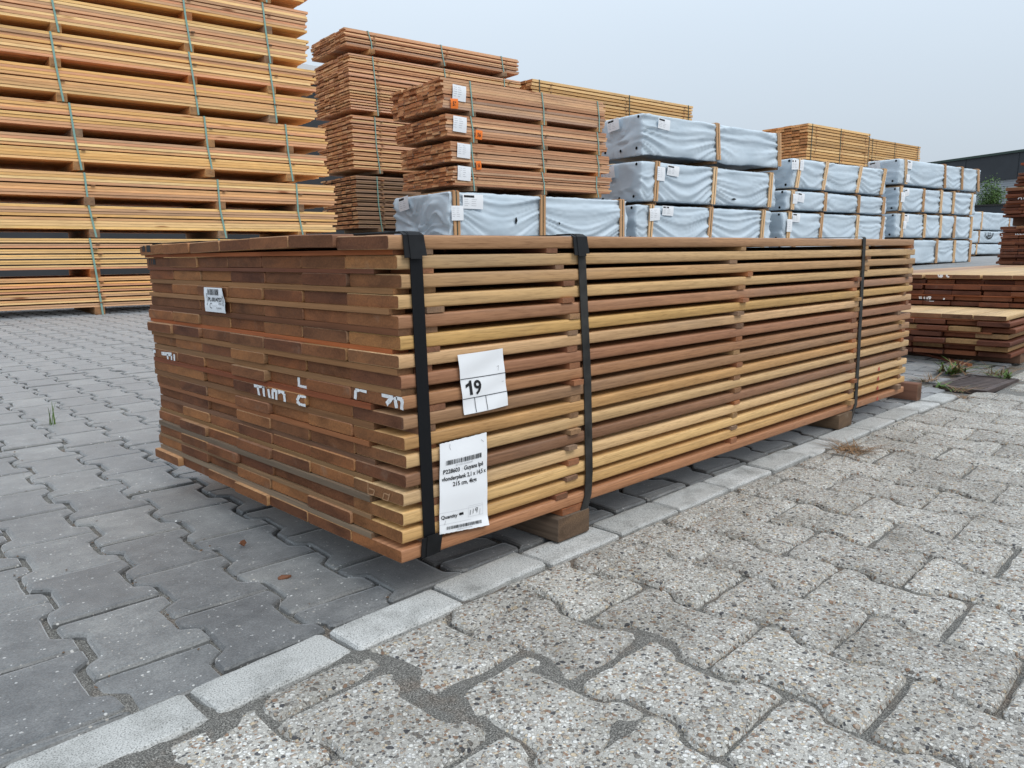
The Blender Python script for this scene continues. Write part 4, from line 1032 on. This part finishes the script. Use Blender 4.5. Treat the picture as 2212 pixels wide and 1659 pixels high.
paint(h1, [[(0.3855,0.4156),(0.3820,0.3991),(0.3656,0.3958),(0.3648,0.4158)],[(0.3740,0.4158),(0.3713,0.3982)],[(0.3313,0.3963),(0.3429,0.3996),(0.3439,0.4126)],[(0.4707,0.2919),(0.4670,0.2751)],[(0.4635,0.2922),(0.4608,0.2743)],
           [(0.4467,0.2911),(0.4454,0.2737),(0.4287,0.2728),(0.4286,0.2907)],[(0.4253,0.2908),(0.4112,0.2902),(0.4216,0.2715),(0.3970,0.2703)],[(0.3481,0.2871),(0.3467,0.2680)]], Vector((3.3, 0, 0)), on_up)
h2 = empty('hardwood_plank_stack', (7.2, 0, float(zg(7.2))), 0, 'dark reddish plank stack in tiers at the right edge, white paint on its ends', 'plank stack', 'hardwood plank stacks')
b2 = (7.2, 0, float(zg(7.2)))
tA = hard_tier(h2, 7.2, -0.04, 0.115, 23, 3.0, 7, 0.0068, 7, 53, PAL_H, 0.014, b2)
tB = hard_tier(h2, 7.22, -0.05, 0.815, 9, 3.0, 7, 0.0085, 7, 54, PAL_H, 0.012, b2)
tC = hard_tier(h2, 7.25, -0.12, 1.08, 4, 3.0, 7, 0.0080, 7, 55, PAL_H, 0.012, b2)
sticker(h2, 0.1, -0.1, 0.80, 1.262-b2[2], 0.09, 0.018, (120, 60, 38)); sticker(h2, 0.5, -0.1, 0.7, 1.222-b2[2], 0.09, 0.06, (100, 56, 38))
for bx_ in (0.2, 1.4, 2.7):
    bearer(h2, bx_, bx_+0.09, -0.03, 0.88, 0.003, 0.071, (104, 76, 60)); bearer(h2, bx_, bx_+0.09, -0.03, 0.85, 0.744-b2[2], 0.8145-b2[2], (104, 76, 60))
def on_h2(p):
    al = list(tA.values())+list(tB.values()); x, y, zc = min(al, key=lambda q_: abs(q_[2]-p.y)*4+abs(q_[1]-p.x)); return x-0.002, zc-PT/2, zc+PT/2
paint(h2, [[(0.9049,0.6749),(0.9032,0.6554),(0.8713,0.6525),(0.8823,0.6707)],[(0.7758,0.6716),(0.7740,0.6503)],[(0.7663,0.6692),(0.7603,0.6712),(0.7566,0.6499)],[(0.7507,0.6674),(0.7385,0.6685),(0.7356,0.6494)],[(0.7292,0.6669),(0.7144,0.6665)],
           [(0.7884,0.9645),(0.7806,0.9816),(0.7649,0.9772),(0.7622,0.9596)],[(0.7468,0.9796),(0.7423,0.9610)]], Vector(b2), on_h2, wd=0.008)
# loose timbers
o = obj('loose_timber', box_mesh(0.62, 0.042, 0.062, [M_BEAR, M_BEAR_E], True, 0.004), None, (2.285, 0.285, 0.034), (0, 0, R(88)), lin(116, 82, 66, 1.0)); tag(o, 'short sawn reddish timber lying at the far end of the front stack', 'timber')
o = obj('wooden_strip', box_mesh(0.62, 0.022, 0.012, [M_HARD, M_HARD_E], True, 0.0), None, (3.47, 0.30, 0.022), (0, R(-1.2), R(49)), lin(128, 76, 56, 1.3)); tag(o, 'thin brown strip of wood poking out under the low two-tier stack', 'wood strip')

# ------------------------------------------------------------------ drain, weeds, chips
M_IRON = plain('rusty_iron', (0.085, 0.062, 0.056, 1), 0.7, 0.4, 40, 0.55, 0.3)
gr = empty('drain_grate', ((GRATE[0]+GRATE[1])/2, (GRATE[2]+GRATE[3])/2, 0.0), R(-3), 'rusty ribbed iron drain grate set into the paving by the edging', 'drain grate')
hx, hy = (GRATE[1]-GRATE[0])/2-0.006, (GRATE[3]-GRATE[2])/2-0.004
mb = MB(); mb.box(-hx, hx, -hy, hy, -0.045, -0.035); mb.build('sump', [M_HOLE], gr)
for nm_, a_ in (('a', (-hx, -hx+0.022, -hy, hy)), ('b', (hx-0.022, hx, -hy, hy)), ('c', (-hx+0.022, hx-0.022, -hy, -hy+0.022)), ('d', (-hx+0.022, hx-0.022, hy-0.022, hy))):
    mb = MB(); mb.box(*a_, -0.0139, 0.003); mb.build('frame_bar', [M_IRON], gr)
for k in range(9):
    x = -hx+0.045+k*(2*hx-0.09)/8
    obj('bar', box_mesh(2*hy-0.046, 0.021, 0.015, [M_IRON, M_IRON], True, 0.004), gr, (x, 0, -0.0055), (0, 0, math.pi/2))

M_GRASS = plain('weed_green', (0.10, 0.17, 0.035, 1), 0.6, 0.3, 25, 0.6); M_DRY = plain('dry_grass', (0.27, 0.165, 0.09, 1), 0.8, 0.2, 25, 0.5)
def blade(mb, x, y, h, lean, az, wd, curl=0.5):
    pts = []; n = 5
    for k in range(n+1):
        t = k/n; r_ = lean*(t+curl*t*t); pts.append((x+r_*math.cos(az), y+r_*math.sin(az), h*(t-0.25*curl*t*t), wd*(1-t)**0.7))
    px, py = -math.sin(az), math.cos(az); v = []
    for (a, b, c, w_) in pts: v += [(a-px*w_, b-py*w_, c), (a+px*w_, b+py*w_, c)]
    mb.add(v, [(2*k, 2*k+1, 2*k+3, 2*k+2) for k in range(n)])
def weed(label, x, y, n_, h, spread, seed, dry=False, group='weeds round the drain', broad=False, dry_share=0.0):
    rg = random.Random(seed); root = empty('weed', (x, y, 0.0), 0, label, 'weed', group); A, B = MB(), MB()
    for k in range(n_):
        mbb = B if (dry or rg.random() < dry_share) else A
        blade(mbb, rg.gauss(0, spread*0.35), rg.gauss(0, spread*0.25), h*rg.uniform(0.3, 1.0), spread*rg.uniform(0.2, 1.3), rg.uniform(0, 6.283), rg.uniform(0.0012, 0.0028)*(2.6 if broad else 1), rg.uniform(0.2, 1.1))
    if A.v: A.build('blades', [M_GRASS], root)
    if B.v: B.build('dry_blades', [M_DRY], root)
    return root
weed('bushy weed with dry stalks at the drain corner nearest the plank stack', 3.07, 0.085, 70, 0.085, 0.09, 1, dry_share=0.5, broad=True)
weed('dry brown weed on the far right rim of the drain', 3.13, -0.07, 60, 0.055, 0.09, 2, dry_share=0.75)
weed('dry brown tuft at the left rim of the drain', 2.76, 0.095, 50, 0.035, 0.07, 3, dry_share=0.9)
weed('small green leafy weed at the near left edge of the drain', 2.63, 0.0, 16, 0.035, 0.03, 4, broad=True)
weed('small dry weed beside the near edge of the drain', 2.60, -0.065, 30, 0.03, 0.06, 5, dry_share=0.8)
weed('green weed on the far right corner of the drain', 3.05, -0.125, 18, 0.04, 0.035, 6, broad=True)
weed('flattened tuft of dry orange grass between edging and gravel pavers', 1.40, -0.130, 90, 0.018, 0.065, 7, True, 'dry tufts')
weed('single green grass sprout in the grey paving on the left', 0.006, 1.885, 6, 0.11, 0.028, 8, group='grass in the grey paving')
weed('tiny dry debris tuft in a joint near the edging end', 2.45, -0.13, 26, 0.012, 0.05, 9, True, 'dry tufts')
M_CHIP = plain('bark_chip', (0.20, 0.085, 0.045, 1), 0.7, 0.3, 120, 0.5)
def chip(label, x, y, s_, az, seed, tip):
    rg = random.Random(seed); n = 7; top = [(s_*math.cos(k*6.283/n)*rg.uniform(0.5, 1), s_*0.7*math.sin(k*6.283/n)*rg.uniform(0.5, 1)) for k in range(n)]
    v = [(a, b, 0.0) for a, b in top]+[(a*0.92, b*0.92, s_*0.18+0.1*a) for a, b in top]
    f = [tuple(range(n))[::-1], tuple(range(n, 2*n))]+[(k, (k+1) % n, n+(k+1) % n, n+k) for k in range(n)]
    o = obj('wood_chip', mesh('wood_chip', v, f, [M_CHIP]), None, (x, y, 0.001+s_*abs(math.sin(tip))*0.6), (tip, 0, az)); return tag(o, label, 'wood chip', 'wood chips on the grey paving')
chip('reddish wood chip standing on edge on the grey paving near the stack corner', -0.065, 0.414, 0.0125, 0.6, 1, 1.0)
chip('reddish wood chip lying flat on the grey paving nearer the edging', -0.085, 0.227, 0.013, -0.4, 2, 0.15)
rgp = random.Random(77)
M_PEB = plain('pale_pebble', (0.55, 0.54, 0.52, 1), 0.7, 0.3, 60, 0.8)
LV, LF = [], []                                          # crumbs of bark, leaf and grit caught in the joints: nobody could count them
for k in range(900):
    if k % 3 == 0: x, y = rgp.uniform(-0.6, 1.3), rgp.uniform(-0.75, 1.5)
    else:
        i = rgp.randrange(-4, 8); yy = rgp.uniform(0.05, 2.2); x = -0.2071-0.0554*-yy+(i+0.5)*0.1375+rgp.choice((-1, 1))*rgp.uniform(0.006, 0.016); y = yy-0.0554*i*0.1375
    if 0 < x < 2.2 and 0.02 < y < 0.94: continue
    s_ = rgp.uniform(0.0012, 0.0042); az = rgp.uniform(0, 6.28); c, s = math.cos(az)*s_, math.sin(az)*s_; zc = -0.003+rgp.uniform(0, 0.003); b = len(LV); e = rgp.uniform(0.3, 0.7)
    LV += [(x+c, y+s, zc+rgp.uniform(0, s_)), (x-s*e, y+c*e, zc+rgp.uniform(0, s_)), (x-c, y-s, zc+rgp.uniform(0, s_*0.5)), (x+s*e, y-c*e, zc+s_*0.3)]; LF.append((b, b+1, b+2, b+3))
tag(obj('joint_litter', mesh('joint_litter', LV, LF, [plain('litter_brown', (0.13, 0.085, 0.055, 1), 0.8, 0.2)])), 'brown crumbs of bark and leaf caught in the paving joints', 'litter', kind='stuff')

# ------------------------------------------------------------------ buildings and tree far behind
M_DARK = plain('black_cladding', (0.036, 0.040, 0.046, 1), 0.6, 0.35, 0.6, 0.75); M_CORR = plain('grey_corrugated', (0.30, 0.32, 0.34, 1), 0.5, 0.4); M_ROOF = plain('pale_roof_sheet', (0.62, 0.64, 0.66, 1), 0.5, 0.4)
def far_building():
    A, B = Vector((61.9, 16.7)), Vector((59.5, 11.9)); d = (B-A).normalized(); ang = math.atan2(d.y, d.x)
    root = empty('warehouse', (A.x, A.y, 0.0), ang, 'long black clad warehouse with a grey corrugated base far right', 'building')
    mb = MB(); mb.box(-16, 24, 0.0, 18, 5.2, 6.85); mb.build('upper_wall', [M_DARK], root)
    mb = MB()
    for k in range(70): z = 0.3+k*0.07; mb.box(-15.98, 23.98, 0.15+(0.035 if k % 2 else 0), 17.9, z, z+0.07)
    mb.build('corrugated_wall', [M_CORR], root)
    mb = MB(); mb.box(-16.1, 24.1, -0.12, 18.1, 6.85, 7.0); mb.build('roof_edge', [plain('dark_green_trim', (0.03, 0.05, 0.04, 1), 0.5)], root)
    for k in range(10):
        mb = MB(); x = -15+k*4; mb.box(x, x+0.05, -0.03, 0.0, 5.22, 6.83); mb.build('wall_seam', [M_DARK], root)
far_building()
wb = empty('warehouse', row(-6, 16.0), TH, 'dark shed with a pale roof behind the left board stacks', 'building')
mb = MB(); mb.box(0, 15.6, 0, 12, 0.0, 4.55); mb.build('wall', [M_DARK], wb)
mb = MB(); mb.add([(-0.2, -0.3, 4.56), (15.8, -0.3, 4.56), (15.8, 12.2, 5.6), (-0.2, 12.2, 5.6), (-0.2, -0.3, 4.68), (15.8, -0.3, 4.68), (15.8, 12.2, 5.72), (-0.2, 12.2, 5.72)], [(0,3,2,1),(4,5,6,7),(0,1,5,4),(1,2,6,5),(2,3,7,6),(3,0,4,7)]); mb.build('roof', [M_ROOF], wb)
ds = empty('covered_container', (41.2, 8.2, 0.38), R(95), 'low black covered container in front of the far tree', 'container')
mb = MB(); mb.box(0, 4.2, -2.2, 0, 0.0, 2.2); mb.build('body', [M_DARK], ds)
mb = MB(); mb.box(-0.05, 4.25, -2.25, 0.05, 2.2, 2.28); mb.build('lid', [M_STRAP_D], ds)
M_LEAF = plain('tree_leaf', (0.11, 0.19, 0.05, 1), 0.6, 0.3, 1.2, 0.5); M_BARK = plain('bark', (0.09, 0.07, 0.05, 1), 0.85, 0.2)
tr = empty('tree', (44.6, 10.0, 0.4), 0, 'small light green tree in front of the black warehouse', 'tree')
mb = MB(); rgt = random.Random(8)
def limb(mb, a, b, r0, r1, n=7):
    a, b = Vector(a), Vector(b); t = (b-a).normalized(); p = t.orthogonal().normalized(); q_ = t.cross(p); v = []
    for c, r_ in ((a, r0), (b, r1)): v += [c+(p*math.cos(k*6.283/n)+q_*math.sin(k*6.283/n))*r_ for k in range(n)]
    mb.add(v, [(k, (k+1) % n, n+(k+1) % n, n+k) for k in range(n)]+[tuple(range(n, 2*n))])
limb(mb, (0, 0, 0), (0.05, 0, 1.6), 0.09, 0.06)
tips = []
for k in range(9):
    az = k*0.7+rgt.uniform(-0.2, 0.2); tip = (math.cos(az)*rgt.uniform(0.2, 0.55), math.sin(az)*rgt.uniform(0.2, 0.6), rgt.uniform(2.0, 3.35)); limb(mb, (0.05, 0, 1.2+0.05*k), tip, 0.035, 0.012); tips.append(tip)
mb.build('trunk', [M_BARK], tr); mb = MB()
for k in range(4200):
    tp = Vector(rgt.choice(tips)); c = tp*rgt.uniform(0.75, 1.08)+Vector((rgt.gauss(0, 0.17), rgt.gauss(0, 0.17), rgt.gauss(0, 0.16))); n_ = Vector((rgt.gauss(0, 1), rgt.gauss(0, 1), rgt.gauss(0.6, 1))).normalized(); p = n_.orthogonal().normalized()*rgt.uniform(0.03, 0.06); q_ = n_.cross(p)*0.55
    mb.add([c+p, c+q_, c-p, c-q_], [(0, 1, 2, 3)])
mb.build('crown', [M_LEAF], tr)
